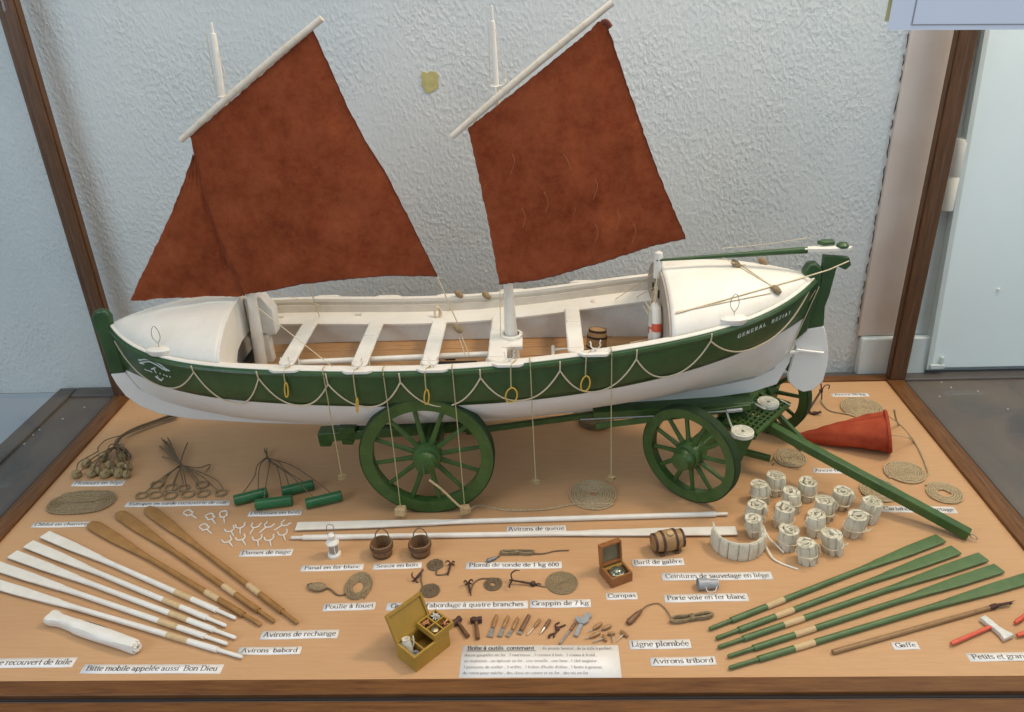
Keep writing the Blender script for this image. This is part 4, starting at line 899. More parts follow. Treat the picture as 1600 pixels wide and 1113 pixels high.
CARDS = [
 ('Avirons de queue', (792, 823), (886, 821.5), (885, 831.5), (791, 833.5), 'white card reading Avirons de queue, lying between the two long white oars'),
 ('Fanal en fer blanc', (471.6, 884.7), (568, 881.5), (567, 891), (469, 893.7), 'white card reading Fanal en fer blanc, in front of the little lantern'),
 ('Seaux en bois', (583.6, 882.6), (659, 878.4), (658.5, 888), (582, 891), 'white card reading Seaux en bois, in front of the two wooden buckets'),
 ('Plomb de sonde de 1 kg 600', (727.8, 879.4), (877.5, 878), (878, 888.7), (727.5, 889.7), 'white card reading Plomb de sonde de 1 kg 600, below the sounding lead'),
 ('Poulie à fouet', (507, 943.7), (588.7, 941.7), (585.5, 953), (503.7, 955.7), 'white card reading Poulie à fouet, below the tailed pulley block'),
 ("Grappins d'abordage à quatre branches", (605.5, 943), (824.4, 938.6), (825, 951), (602.5, 954.5), 'long white card reading Grappins d\'abordage, half hidden behind the toolbox lid'),
 ('Grappin de 7 kg', (828, 939.4), (923, 936), (923.6, 949.4), (828, 950.6), 'white card reading Grappin de 7 kg, below the largest grapnel'),
 ('Compas', (947, 928), (995.7, 925), (996.7, 936.7), (948, 938), 'small white card reading Compas, in front of the compass box'),
 ('Baril de galère', (987, 875), (1068.7, 872.5), (1070, 883.7), (988.7, 886), 'white card reading Baril de galère, below the lying barrel'),
 ('Ceintures de sauvetage en liège', (1033.7, 896.7), (1207.5, 893), (1208.7, 906), (1035.5, 908), 'white card reading Ceintures de sauvetage en liège, above the tin megaphone'),
 ('Porte voie en fer blanc', (1037.5, 929.5), (1168.7, 927.5), (1171, 939.5), (1039.5, 942), 'white card reading Porte voie en fer blanc, below the tin megaphone'),
 ('Ligne plombée', (983, 1001), (1079.5, 999.5), (1081, 1013.7), (984.5, 1015.5), 'white card reading Ligne plombée, below the lead line hank'),
 ('Avirons tribord', (1015, 1028.7), (1118, 1025.7), (1120, 1039.5), (1017.5, 1041.7), 'white card reading Avirons tribord, by the handles of the green oars'),
 ('Défenses en bois', (391, 799), (471.6, 798), (470, 805.5), (386.6, 807.8), 'white card reading Défenses en bois, in front of the green fenders'),
 ('Dames de nage', (377, 860.3), (457.5, 858), (455, 868.7), (372.7, 870.6), 'white card reading Dames de nage, in front of the white rowlocks'),
 ('Flotteurs en liège', (115.5, 753), (194.5, 750.5), (191, 759.5), (110.5, 760.5), 'white card reading Flotteurs en liège, in front of the cork floats'),
 ('Câblot en chanvre', (52, 816.7), (139.5, 815.7), (136, 823.7), (48, 825), 'white card reading Câblot en chanvre, below the big oval rope coil'),
 ('Estropes en corde recouverte de cuir', (198, 785), (360, 782), (358, 790), (194, 793), 'white card reading Estropes en corde recouverte de cuir, below the small rope strops'),
 ('Avirons de rechange', (410, 987.5), (529, 983.7), (527, 997.5), (405.5, 1000), 'white card reading Avirons de rechange, by the handles of the brown oars'),
 ('Avirons  babord', (374, 1012.5), (472, 1010.7), (468.7, 1023), (369.5, 1024), 'white card reading Avirons babord, by the handles of the white oars'),
 ('Bitte mobile appelée aussi  Bon Dieu', (130.7, 1039.4), (348.5, 1038), (344, 1053), (124, 1053), 'white card reading Bitte mobile appelée aussi Bon Dieu, along the front rail'),
 ('Liège recouvert de toile', (-28, 1030), (119, 1027.5), (112, 1043), (-36, 1045), 'white card ending recouvert de toile, cut by the edge of the picture'),
 ('Gaffe', (1392.6, 1003.6), (1436, 1003), (1438.5, 1015), (1397.5, 1016), 'small white card reading Gaffe, below the boat hook pole'),
 ('Petits et grandes haches', (1509.6, 1020.8), (1672, 1019), (1679, 1032), (1516.5, 1034.5), 'white card beginning Petits et grand, below the red handled axe'),
 ('Ancre 26 kg', (1300, 615.7), (1356.7, 614), (1358.7, 620), (1301, 620.7), 'small white card reading Ancre 26 kg, near the back rail beyond the red cone'),
 ('Ancre flottante', (1270.5, 732.5), (1343.7, 732), (1345.7, 740), (1272.5, 740), 'white card beginning Ancre, crossed by the drawbar, nearest the red cone'),
 ('Cartahu de sauvetage', (1377, 791), (1494.5, 792), (1497, 802.5), (1379.5, 800.5), 'white card reading Cartahu de sauvetage, crossed by the end of the drawbar'),
]
for cdef in CARDS: card(*cdef)
t, T, W, H = card('', (721.4, 1009.4), (966, 1008.6), (971.4, 1059.4), (717, 1059.4), 'large white card listing the toolbox contents in several lines by the front rail', lines=True)
ls = bpy.data.objects[[c.name for c in t.children if c.name.startswith('lettering')][0]]
bpy.data.objects.remove(ls)
xd, yd = T.to_3x3() @ Vector((1, 0, 0)), T.to_3x3() @ Vector((0, 1, 0))
b = B(); lettering(b, 'Boîte à outils  contenant', T @ Vector((W*.035, H*.855, .09)), xd, yd, .50, 7.55/(text_width('Boîte à outils  contenant')*.50)*W/17.6, 1.5)
b.add([T @ Vector((W*.03, H*.825, .09)), T @ Vector((W*.475, H*.825, .09)), T @ Vector((W*.475, H*.808, .09)), T @ Vector((W*.03, H*.808, .09))], [(0, 1, 2, 3)])
part('heading', b, 'ink', t)
b = B()
for tx, x, y, wd_ in ((': du plomb laminé , de la toile à prélart ,', .50, .855, .47), ('douze goupilles en fer , 2 marteaux , 3 ciseaux à bois , 1 ciseau à froid ,', .02, .645, .84), ('un tournevis , un épissoir en fer , une tenaille , une lime , 1 clef anglaise ,', .02, .46, .85), ("3 poinçons de voilier , 3 vrilles , 1 bidon d'huile d'olive , 1 boite à graisse,", .02, .27, .87), ('du coton pour mèche , des clous en cuivre et en fer , des vis en fer', .02, .09, .78)):
    lettering(b, tx, T @ Vector((W*x, H*y, .09)), xd, yd, .36, wd_*W/(text_width(tx)*.36), .95)
part('lettering', b, 'inkl', t)
b = B(); b.box(G((1379, 755), .04), (1.0, .7, .05), .1); put('card_corner', b, 'card', 'tiny corner of white card showing beside the drawbar and the hidden coil', 'label card', G((1379, 755)))
b = B(); b.prism([(0, 0), (1.6, -1.2), (1.9, -.6), (.3, .7)], .06, Matrix.Translation(G((1262, 677), .0))); put('card_scrap', b, 'card', 'narrow strip of pale card lying beneath the drawbar near the red cone', 'label card', G((1266, 680)))

# ------------------------------------------------------------------ oars
def oar(name, label, pa, pb, m, col, kind, group, cat='oar'):
    """PA blade tip, PB end of the handle (pixels on the base board); COL collar as fractions from the handle end"""
    a, e = G(pa), G(pb); d = e-a; L = d.length; rz = math.atan2(d.y, d.x)
    t = thing(name, label, cat, (a.x, a.y, 0), rz, group, local=True)
    br = .40*L if kind != 'long' else .42*L
    gl = .085*L if kind != 'long' else .028*L
    hwm = {'long': .82, 'round': .88}.get(kind, .74 if m == 'oarw' else .80)
    r = {'long': .34, 'round': .32}.get(kind, .315)
    def ell(x0, x1, n, f):
        b = B(); P = []
        for i in range(n+1):
            x = x0+(x1-x0)*i/n; w, h = f(x); sk = 0
            ex = .45 if (h < r*.7 and kind != 'round') else 1.0; P.append([Vector((x, w*math.copysign(abs(math.cos(q))**ex, math.cos(q)), r+.02+h*math.copysign(abs(math.sin(q))**ex, math.sin(q)))) for q in seg(0, 2*math.pi, 16)])
        b.grid(P); k = len(P[0])
        b.f.append(list(range(k-1))); b.sm.append(False); o = n*k; b.f.append([o+q for q in range(k-1)][::-1]); b.sm.append(False)
        return b
    def fb(x):
        u = x/br; rise = 1 if kind != 'round' else min(1, .55+.45*math.sqrt(min(1, x/1.2)))
        w = hwm*(1-.22*u) if u < .42 else hwm*.908+(r-hwm*.908)*((u-.42)/.58)**.9
        h = .13+.03*u if u < .5 else .145+(r-.145)*((u-.5)/.5)**1.5
        return max(w, r*.6)*rise, h
    part('blade', ell(0, br, 26, fb), m, t)
    c0, c1 = (L*(1-col[0]), L*(1-col[1])) if col else (0, 0)
    part('shaft', ell(br, L-gl, 20, lambda x: (r*(1+.12*(x-br)/(L-br)), r*(1+.05*(x-br)/(L-br)))), m, t)
    part('grip', B().lathe([(r*.72, 0), (r*.66, gl*.4), (r*.7, gl*.92), (r*.45, gl)], 12, Matrix.Translation((L-gl, 0, r+.02)) @ Matrix.Rotation(math.pi/2, 4, 'Y')), m, t)
    if col:
        part('leather_collar', ell(c0, c1, 6, lambda x: (r*1.17, r*1.12)), 'leather', t)
    return t
gw_ = 'white oars fanned out on the board'
for i, (pa, pb) in enumerate([((71.5, 838.5), (369.5, 970)), ((46, 853.5), (354.5, 981.5)), ((21, 869.5), (369.5, 1000.5)), ((-6, 887), (356.5, 1010)), ((-22, 911), (380, 1030.5))]):
    oar('oar', ['white oar next to the brown oars, topmost of the white fan', 'second white oar below the brown oars', 'middle white oar of the fan of five', 'fourth white oar, next to last towards the canvas bollard', 'lowest white oar, lying just above the canvas bollard'][i], pa, pb, 'oarw', (.285, .205) if i < 2 else (.265, .19), 'flat', gw_)
for i, (pa, pb) in enumerate([((142, 820.5), (409, 980)), ((185.5, 804), (430, 975)), ((230.4, 796.5), (466, 977))]):
    oar('oar', ['varnished brown oar lying closest to the white oars', 'middle of the three varnished brown oars', 'varnished brown oar lying closest to the white rowlocks'][i], pa, pb, 'oarb', (.285, .215), 'round', 'varnished brown spare oars')
for i, (pa, pb) in enumerate([((1469, 844.5), (1107.6, 986.4)), ((1493, 862.6), (1118.3, 1001)), ((1535.5, 873.8), (1121.6, 1015)), ((1560, 891.5), (1136.9, 1029.5)), ((1625, 901), (1138.5, 1047.5))]):
    oar('oar', ['green oar lying closest to the rolled life belts', 'second green oar from the rolled life belts', 'middle green oar of the fan of five', 'fourth green oar, next to last towards the boat hook', 'green oar lying alongside the boat hook, its blade cut by the picture edge'][i], pa, pb, 'greenoar', (.295, .225) if i < 4 else (.25, .19), 'flat', 'green oars fanned out on the board')
oar('steering_oar', 'long white oar lying behind the Avirons de queue card, blade by the fenders', (464, 826), (1137, 806.5), 'oarw', None, 'long', 'long white steering oars')
oar('steering_oar', 'long white oar passing behind the buckets and the barrel, blade by the life belts', (1150, 833), (455.5, 843.8), 'oarw', None, 'long', 'long white steering oars')

# ------------------------------------------------------------------ rope coils
def spiral(c, r0, r1, rr, layers=1, asp=(1, 1), rot=0, seed=0):
    q = random.Random(seed); pts = []; turns = max(2, (r1-r0)/(2*rr*.96))
    N = int(turns*26); ca, sa = math.cos(rot), math.sin(rot)
    for L in range(layers):
        for i in range(N+1):
            f = i/N if L % 2 == 0 else 1-i/N
            r = r0+(r1-r0)*f+q.uniform(-.02, .02); a = 2*math.pi*turns*f
            x, y = r*math.cos(a)*asp[0], r*math.sin(a)*asp[1]
            if asp[1] < .8:      # stadium rather than ellipse
                x, y = r*math.cos(a)*.98+2.0*math.tanh(math.cos(a)*2.5), r*math.sin(a)*.93
            pts.append(Vector((c[0]+x*ca-y*sa, c[1]+x*sa+y*ca, rr*(1+2*L*.9)+q.uniform(-.02, .07))))
    return pts
def coil(label, px, r1, r0, rr, m, layers=1, asp=(1, 1), rot=0, tail=None, z0=0, name='rope_coil', group='flat coils of rope on the base board'):
    c = G(px); b = B(); pts = spiral(c, r0, r1, rr, layers, asp, rot, int(px[0]))
    for p in pts: p.z += z0
    if tail: pts += smooth_path([pts[-1]]+[G(p, rr) if not isinstance(p, Vector) else p for p in tail], 6)
    b.tube(pts, rr*.87, 6)
    return put(name, b, m, label, 'rope coil', (c.x, c.y, z0), group)
coil('big oval mat of coiled hemp rope near the mahogany rail above the Câblot card', (127, 787), 2.85, .12, .17, 'roped', 1, (.72, .56), .06)
coil('round flat coil whose rope runs up to the hub of the big near wheel', (927, 774), 3.35, .45, .17, 'rope', 1, tail=[(905, 787), (850, 796), (790, 797), (748, 790), Vector((-3.5, 25.4, 2.2)), Vector((-6.2, 25.2, 5.6)), Vector((-7.7, 25.1, 7.2))])
coil('thick coil of hemp rope in layers on the board beneath the boat keel', (931, 658), 2.95, .5, .2, 'roped', 3, tail=[(880, 656), (868, 660)])
coil('flat rope coil lying under the drawbar in front of the swingle bar', (1233.5, 717.5), 2.35, .1, .16, 'rope', 1, tail=[(1252, 708), (1243, 697)])
coil('flat rope coil partly hidden behind the red cone by the Ancre 26 kg card', (1347, 639), 3.3, .1, .17, 'rope', 1, tail=[(1318, 646), (1296, 641), (1285, 630), (1284, 622)])
coil('round rope coil joined by a line to the mouth of the red cone', (1414, 740), 2.75, .12, .16, 'rope', 1, tail=[(1446, 744), (1447, 728), (1436, 702), (1428, 690), (1404, 664), Vector((57.3, 41.4, 6.6))])
coil('rope coil with an open centre nearest the side rail by the Cartahu card', (1474.5, 772), 2.4, .75, .16, 'rope', 1)
coil('rope coil half hidden under the drawbar behind the Cartahu card', (1373, 768), 2.65, .1, .16, 'rope', 1)
def white_coil(px, z, label, tail):
    c = G(px, z+.3); b = B(); pts = spiral(c, .3, 1.45, .13, 3, seed=int(px[0]))
    for p in pts: p.z += z
    b.tube(pts+smooth_path([pts[-1]]+tail, 5), .13, 5); b.lathe([(.22, z+.1), (1.5, z+.1), (1.5, z+.62), (.22, z+.62)], 26, Matrix.Translation((c.x, c.y, 0)), cap=False)
    put('rope_coil', b, 'whiterope', label, 'rope coil', (c.x, c.y, z), 'white line coils on the carriage')
white_coil((1200, 631), 8.4, 'white disc of coiled line on the carriage bracket beside the far front wheel', [Vector((38.0, 38.5, 8.8)), Vector((36.5, 38.8, 9.6))])
white_coil((1160, 677), 8.4, 'white disc of coiled line on the carriage bracket beside the near front wheel', [Vector((32.3, 33.6, 9.2)), Vector((31.9, 33.8, 10.2)), Vector((31.5, 33.7, 11.4))])

# ------------------------------------------------------------------ cork floats, strops, fenders
fb_ = thing('float_bundle', 'bundle of old cork floats tied together by brown cords', 'floats', G((165, 730)))
F0 = [(119.5, 741), (142.5, 740), (165, 740), (186, 740), (147, 730), (172, 727.5), (190, 729), (200, 730), (162, 715), (190, 715), (135, 724), (178, 736), (154, 736), (198, 741)]
for i, p in enumerate(F0):
    c = G(p, .62); b = B(); k = R.uniform(.6, .82)
    b.lathe([(0, -k*.75), (k*.7, -k*.72), (k, -k*.3), (k*1.02, k*.3), (k*.7, k*.72), (0, k*.75)], 9, frame(c, (R.uniform(-1, 1), R.uniform(-1, 1), R.uniform(.2, 1)), (1, .3, 0))); bev(part('cork_float', b, 'corkd', fb_), .1)
kn = G((183, 697), .6); b = B()
for i, p in enumerate(F0):
    q = kn+Vector((R.uniform(-.35, .35), R.uniform(-.3, .3), R.uniform(-.2, .4)))
    e = G(p, 1.1); mid = (q+e)/2+Vector((R.uniform(-.9, .9), R.uniform(-.2, 1.2), R.uniform(.1, 1.0)))
    b.tube(smooth_path([e, mid, q], 5), .09, 5)
b.tube(smooth_path([G((120, 735), 1), G((124, 722), .9), G((152, 706), .5), G((153, 700), .5), G((165, 688), .5), G((188, 681), .6)], 5), .09, 5)
for i in range(9):
    o = Vector((R.uniform(-.3, .3), R.uniform(-.3, .3), R.uniform(-.1, .45)))
    b.tube(smooth_path([G((204, 716), .5)+o, G((195, 705), .6)+o, G((182, 699), .6)+o, G((185, 690), .7)+o, G((193, 681), .7)+o*.6, G((215, 671), .7)+o, G((245, 660), .7)+o, G((278, 650), .6)+o*1.6], 5), .14, 5)
part('cord', b, 'tarred', fb_)
sb_ = thing('strop_bundle', 'bunch of leather covered rope rings on cords fanning from a knot', 'rope strops', G((285, 750)))
K = G((282.5, 727), .5)
for p in [(221.5, 774), (245.5, 757), (243.5, 773), (267.5, 762), (266.5, 774), (287.5, 762), (293.5, 772), (315.5, 757.5), (318, 771), (345, 770)]:
    c = G(p, .2); b = B(); a = R.uniform(.75, .9)
    b.tube([c+Vector((a*math.cos(t), a*.95*math.sin(t), .06*math.sin(3*t))) for t in seg(0, 2*math.pi, 18)[:-1]], .15, 6, closed=True)
    rg_ = part('strop_ring', b, 'roped', sb_)
    q = c+(K-c).normalized()*.8; b = B(); b.tube(smooth_path([q, q.lerp(K, .5)+Vector((R.uniform(-.3, .3), .2, .3)), K+Vector((R.uniform(-.2, .2), 0, R.uniform(-.1, .2)))], 5), .085, 5); part('cord', b, 'tarred', rg_)
b = B()
for e in [(252, 685), (256, 688), (260, 690), (264, 687), (249, 697), (253, 714), (293, 692), (262, 684), (258, 700)]:
    b.tube(smooth_path([K+Vector((R.uniform(-.2, .2), 0, R.uniform(0, .3))), K.lerp(G(e, .4), .5)+Vector((R.uniform(-.2, .2), 0, .3)), G(e, R.uniform(.2, .6))], 4), .11, 5)
b.tube(smooth_path([K, G((310, 731), .5), G((328, 726), .4), G((322, 738), .3)], 5), .08, 5); b.tube(smooth_path([K, G((310, 737), .6), G((338, 750), .4), G((349, 764), .3)], 5), .08, 5)
part('cord', b, 'tarred', sb_, 'loose cord ends standing up from the knot')
FD = [((365.5, 782.5), (418, 769), 'green wooden fender at the end nearest the rope rings'), ((440, 768.5), (490, 757), 'green wooden fender lying behind the others near the big wheel'), ((399, 789), (457, 781.5), 'green wooden fender in front of the others, next to the Défenses card'), ((477.5, 787.5), (534, 774.5), 'green wooden fender lying apart, nearest the big wheel')]
KF = G((418, 715), .4)
for pa, pb, lab in FD:
    a, e = G(pa, .76), G(pb, .76); t = thing('fender', lab, 'fender', (a+e)/2*1.0, 0, 'green wooden fenders')
    BASE[t] = (a+e)/2
    d = (e-a); L = d.length; b = B(); b.lathe([(0, 0), (.65, 0), (.76, .12), (.76, L-.12), (.65, L), (0, L)], 16, frame(a, d, (0, 0, 1))); part('cylinder', b, 'greenf', t)
    b = B()
    for f in (.25, .75):
        q = a+d*f+Vector((0, 0, .6)); b.tube(smooth_path([q, q.lerp(KF, .35)+Vector((R.uniform(-.6, .6), R.uniform(-.3, .3), .7)), q.lerp(KF, .7)+Vector((R.uniform(-.8, .8), .2, .4)), KF+Vector((R.uniform(-.2, .2), R.uniform(-.2, .2), 0))], 5), .075, 5)
    b.tube([KF, KF+Vector((-.6+R.uniform(-.6, .6), 1.4+R.uniform(0, .8), R.uniform(.1, .5)))], .075, 5)
    part('cord', b, 'tarred', t)

# ------------------------------------------------------------------ white rowlocks
def rowlock_mesh(loop):
    b = B(); r = .10
    if loop:
        b.tube([(0, 0, r), (0, 1.35, r)], [.09, .11], 6)
        b.tube(smooth_path([(0, 1.3, r), (-.5, 1.6, r), (-.38, 1.9, r), (-.5, 2.25, r), (-.3, 2.65, r), (.25, 2.7, r), (.5, 2.25, r), (.36, 1.9, r), (.5, 1.6, r), (0, 1.3, r)], 4), r, 6)
    else:
        b.tube([(0, 0, r), (0, 1.3, r)], [.09, .11], 6)
        b.tube(smooth_path([(-.62, 2.2, r), (-.54, 1.95, r), (-.58, 1.7, r), (-.34, 1.4, r), (0, 1.26, r), (.34, 1.4, r), (.58, 1.7, r), (.54, 1.95, r), (.66, 2.25, r)], 4), r, 6)
    return b
ML = [((307.5, 811), (285, 796), 'beside the Estropes card'), ((337, 819.5), (321, 798), 'second from the fender card'), ((351, 818), (348, 791), 'closest to the Défenses card'), ((331, 835), (306, 813), 'lying lowest, nearest the brown oars')]
MF = [((365.6, 839), (356, 822), 'first in the back row'), ((375.6, 835.4), (375.6, 817), 'second in the back row'), ((390.6, 835.4), (402, 818), 'third in the back row'), ((405.6, 833.7), (425, 817), 'fourth in the back row'), ((429, 829.7), (453, 814), 'at the end of the back row towards the steering oars'), ((363.7, 855), (350, 838.5), 'nearest the brown oars in the front row'), ((383.8, 852.4), (373.5, 837), 'second in the front row'), ((404, 854.7), (401.5, 836), 'third in the front row, above the Dames card'), ((423.7, 854.7), (419.5, 836), 'fourth in the front row, above the Dames card'), ((446, 846), (441, 830), 'lying by the grip of the steering oar')]
for lst, loop in ((ML, True), (MF, False)):
    src = None
    for pe, pt, w in lst:
        a = G(pe); d = G(pt)-a; rz = math.atan2(d.y, d.x)-math.pi/2
        lab = ('closed loop' if loop else 'open forked')+' white rowlock '+w
        if src is None: src = putl('rowlock', rowlock_mesh(loop), 'white', lab, 'rowlock', a, rz, 'white rowlocks laid out on the board'); 
        else: dup(src, a, rz, lab)

# ------------------------------------------------------------------ canvas bollard, lantern, buckets
a, e = G((82, 972)), G((216, 1019)); d = e-a; L = d.length; rz = math.atan2(d.y, d.x)
b = B(); P = []
for i in range(23):
    u = i/22; x = L*u; w = .62+.18*math.sin(u*3)+(.28 if u < .08 else 0)-(.12 if .12 < u < .3 else 0); h = .62+.10*math.sin(u*2.5)
    row = []
    for k in range(17):
        t = 2*math.pi*k/16+math.pi/4; c, s_ = math.cos(t), math.sin(t); q = (abs(c)**3.2+abs(s_)**3.2)**-.3125
        row.append(Vector((x, c*q*w+.05*math.sin(9*u+k), max(.02, .72+s_*q*h+.04*math.sin(13*u+2*k)))))
    P.append(row)
b.grid(P); k = 17; b.f.append(list(range(16))); b.sm.append(False); b.f.append([22*k+q for q in range(16)][::-1]); b.sm.append(False)
for q in range(9):
    an = q*.7; b.tube(smooth_path([(L-.05, .45*math.cos(an), .75+.45*math.sin(an)), (L+.22, .4*math.cos(an+.4), .75+.4*math.sin(an+.4)), (L+.1, .2*math.cos(an), .75+.2*math.sin(an))], 3), .13, 5)
putl('canvas_bollard', b, 'oarw', 'white canvas covered bollard roll lying below the white oars', 'bollard', a, rz)
p = G((523, 868)); t = thing('lantern', 'little white tin lantern with wire handle standing before the steering oar', 'lantern', p)
TR = Matrix.Translation(p)
part('base', B().lathe([(0, 0), (.82, 0), (.84, .35), (.7, .5), (.62, .55), (0, .55)], 18, TR), 'white', t)
part('glass', B().lathe([(.50, .55), (.56, 1.2), (.52, 2.0)], 16, TR), mat('smoky_glass', (.32, .30, .26), .15, .1), t)
for k in range(4):
    an = k*math.pi/2+.5; b = B(); b.tube([p+Vector((.62*math.cos(an), .62*math.sin(an), .5)), p+Vector((.6*math.cos(an), .6*math.sin(an), 2.05))], .07, 5); part('upright_rod', b, 'white', t)
part('top', B().lathe([(.52, 1.95), (.82, 2.0), (.84, 2.15), (.55, 2.5), (.42, 2.6), (.42, 3.0), (.5, 3.05), (.5, 3.3), (.2, 3.55), (0, 3.6)], 18, TR), 'white', t)
b = B(); b.tube(smooth_path([p+Vector((-.42, 0, 3.1)), p+Vector((-.45, .05, 4.2)), p+Vector((-.3, .08, 4.75)), p+Vector((.3, .08, 4.75)), p+Vector((.45, .05, 4.2)), p+Vector((.42, 0, 3.1))], 5), .055, 5); part('wire_handle', b, 'steel', t)
for px, lab in (((598, 866), 'wooden bucket with rope handle nearer the lantern'), ((657.5, 865), 'wooden bucket with rope handle nearer the boat wheel and the lead')):
    p = G(px); t = thing('bucket', lab, 'bucket', p, 0, 'pair of wooden buckets'); TR = Matrix.Translation(p)
    part('staves', B().lathe([(0, 0), (1.12, 0), (1.2, .3), (1.38, 1.9), (1.3, 1.95), (1.22, 1.9), (1.05, .25), (0, .25)], 22, TR), 'bucket', t)
    part('hoop', B().lathe([(1.3, 1.15), (1.46, 1.2), (1.48, 1.6), (1.34, 1.62), (1.3, 1.15)], 22, TR, cap=False), 'darkw', t)
    part('hoop', B().lathe([(1.1, .1), (1.22, .1), (1.25, .35), (1.13, .35), (1.1, .1)], 22, TR, cap=False), 'darkw', t)
    b = B(); b.tube(smooth_path([p+Vector((-.9, .6, 1.85)), p+Vector((-.7, .95, 2.7)), p+Vector((0, 1.15, 3.1)), p+Vector((.7, .95, 2.6)), p+Vector((1.0, .6, 1.85)), p+Vector((1.25, .3, 1.75))], 5), .085, 5); part('rope_handle', b, 'tarred', t)

# ------------------------------------------------------------------ compass box, lying barrel, megaphone
F = G((956, 920)); Rr = G((988, 908)); ux = (Rr-F); ws = ux.length; ux.normalize(); uy = Vector((-ux.y, ux.x, 0)); uz = Vector((0, 0, 1))
def T3(o, x, y, z): return Matrix(((x.x, y.x, z.x, o.x), (x.y, y.y, z.y, o.y), (x.z, y.z, z.z, o.z), (0, 0, 0, 1)))
T = T3(F, ux, uy, uz); t = thing('compass_box', 'small brown wooden box with raised lid holding the compass', 'box', F+ux*ws/2+uy*1.4)
dp, hh, th = 2.9, 1.35, .22
def openbox(b, w, d, h, th, T, floor=True):
    b.box((w/2, th/2, h/2), (w, th, h), 0, T); b.box((w/2, d-th/2, h/2), (w, th, h), 0, T)
    b.box((th/2, d/2, h/2), (th, d-2*th, h), 0, T); b.box((w-th/2, d/2, h/2), (th, d-2*th, h), 0, T)
    if floor: b.box((w/2, d/2, th/2), (w-2*th, d-2*th, th), 0, T)
    return b
part('box_body', openbox(B(), ws, dp, hh, th, T), 'case', t)
b = B(); b.box((ws/2, dp*.8, hh-.25), (ws-2*th, dp*.34, .2), 0, T); part('inner_ledge', b, 'boxin', t)
an = math.radians(98); hz = F+uy*dp+uz*hh; ly = uz*math.sin(an)*1.0+uy*(-math.cos(an)); ly = ly.normalized(); lz = ux.cross(ly)
TL = T3(hz, ux, ly, lz); b = openbox(B(), ws, 2.75, .75, .2, TL @ Matrix.Translation((0, 0, -.1))); lid = part('lid', b, 'case', t)
b = B(); b.box((ws/2, 1.37, .16), (ws-.45, 2.3, .05), 0, TL); part('lid_lining', b, 'casein', lid)
cc = F+ux*ws*.5+uy*1.25+uz*(hh-.35)
c_ = thing('compass', 'round brass compass with domed glass sitting in the small brown box', 'compass', cc)
b = B(); b.lathe([(.95, -.3), (.98, 0), (.92, .12), (.8, .16), (.78, .05), (0, .05)], 22, Matrix.Translation(cc)); part('bowl', b, 'brass', c_)
b = B(); b.lathe([(.8, .12), (.62, .36), (.35, .48), (0, .52)], 20, Matrix.Translation(cc)); part('dome', b, mat('compass_dome', (.20, .22, .17), .08, .3, metal=.6, scale=150), c_)
b = B(); b.tube([cc+Vector((1.08*math.cos(q), 1.08*math.sin(q), -.02)) for q in seg(0, 2*math.pi, 22)[:-1]], .07, 5, closed=True); part('gimbal_ring', b, 'brass', c_)
pa, pb = G((1020, 848.5), 1.45), G((1066.5, 840), 1.45)
t, X = barrel('barrel', 'iron hooped wooden barrel lying on two feet before the steering oar blade', (pa+pb)/2, pb-pa, 1.35, (pb-pa).length*.98, True)
ct = (pa+pb)/2; dr_ = (pb-pa).normalized()
for k in (-1.0, .95):
    b = B(); b.box((0, 0, 0), (.55, 1.9, .34), math.atan2(dr_.y, dr_.x), Matrix.Translation(ct+dr_*k+Vector((0, -.25, -1.28)))); bev(part('foot', b, 'darkw', t), .06)
b = B(); b.lathe([(.42, 0), (.42, .18), (.2, .2), (0, .2)], 10, Matrix.Translation(ct+dr_*.2+Vector((0, -.35, 1.25)))); part('bung', b, 'leather', t)
pa, pb = G((1090, 913), .6), G((1122, 912), .55); d = pb-pa; L = d.length
t = thing('megaphone', 'grey tin megaphone with wire handle between two cards', 'megaphone', (pa+pb)/2)
part('horn', B().lathe([(.66, 0), (.72, .05), (.70, .12), (.62, L*.5), (.5, L), (.44, L), (.5, L*.5), (.62, .02)], 20, frame(pa, d, (0, 0, 1)), cap=False), 'silver', t)
b = B(); q = pa+d*.35+Vector((0, -.55, .1)); b.tube(smooth_path([q, q+Vector((.15, -.55, -.2)), q+Vector((.9, -.6, -.2)), q+Vector((1.3, -.05, .1))], 4), .06, 5); part('handle', b, 'axehead', t)

# ------------------------------------------------------------------ lead line, sounding lead, tailed block, grapnels
def hank(b, pa, pb, rr, wd_, n=9, seed=1):
    a, e = G(pa), G(pb); d = e-a; L = d.length; d.normalize(); s = Vector((-d.y, d.x, 0)); q = random.Random(seed)
    for k in range(n):
        ww = wd_*q.uniform(.55, 1); zz = q.uniform(.1, .45); dl = q.uniform(-.15, .15); pts = []
        for i in range(28):
            t = 2*math.pi*i/28; x = math.cos(t); y = math.sin(t); pin = .35+.65*abs(x)**1.2
            pts.append(a+d*(L/2+L/2*x*.96+dl)+s*(ww*y*pin)+Vector((0, 0, zz+.12*math.sin(2*t+k))))
        b.tube(pts, rr, 5, closed=True)
    c = a+d*L/2
    for k in range(3):
        b.tube([c+d*(k-1)*.17+s*(wd_*.5*math.cos(t))+Vector((0, 0, .3+.34*math.sin(t))) for t in seg(0, 2*math.pi, 12)[:-1]], rr, 5, closed=True)
t = thing('lead_line', 'brown lead weight on a curved line with a long hank of twine', 'lead line', G((1045, 968)))
pa, pb = G((981, 974), .3), G((1003, 953), .3); b = B(); b.tube([pa, pa.lerp(pb, .15), pa.lerp(pb, .7), pb], [.25, .38, .30, .12], 10); part('lead_weight', b, 'handled', t)
b = B(); b.tube(smooth_path([pb, G((1012, 946), .2), G((1028, 943), .15), G((1040, 952), .15), G((1050, 968), .2)], 6), .06, 5); part('line', b, 'tarred', t)
b = B(); hank(b, (1047, 973), (1114, 963), .085, .78, 11, 3); part('hank', b, 'roped', t)
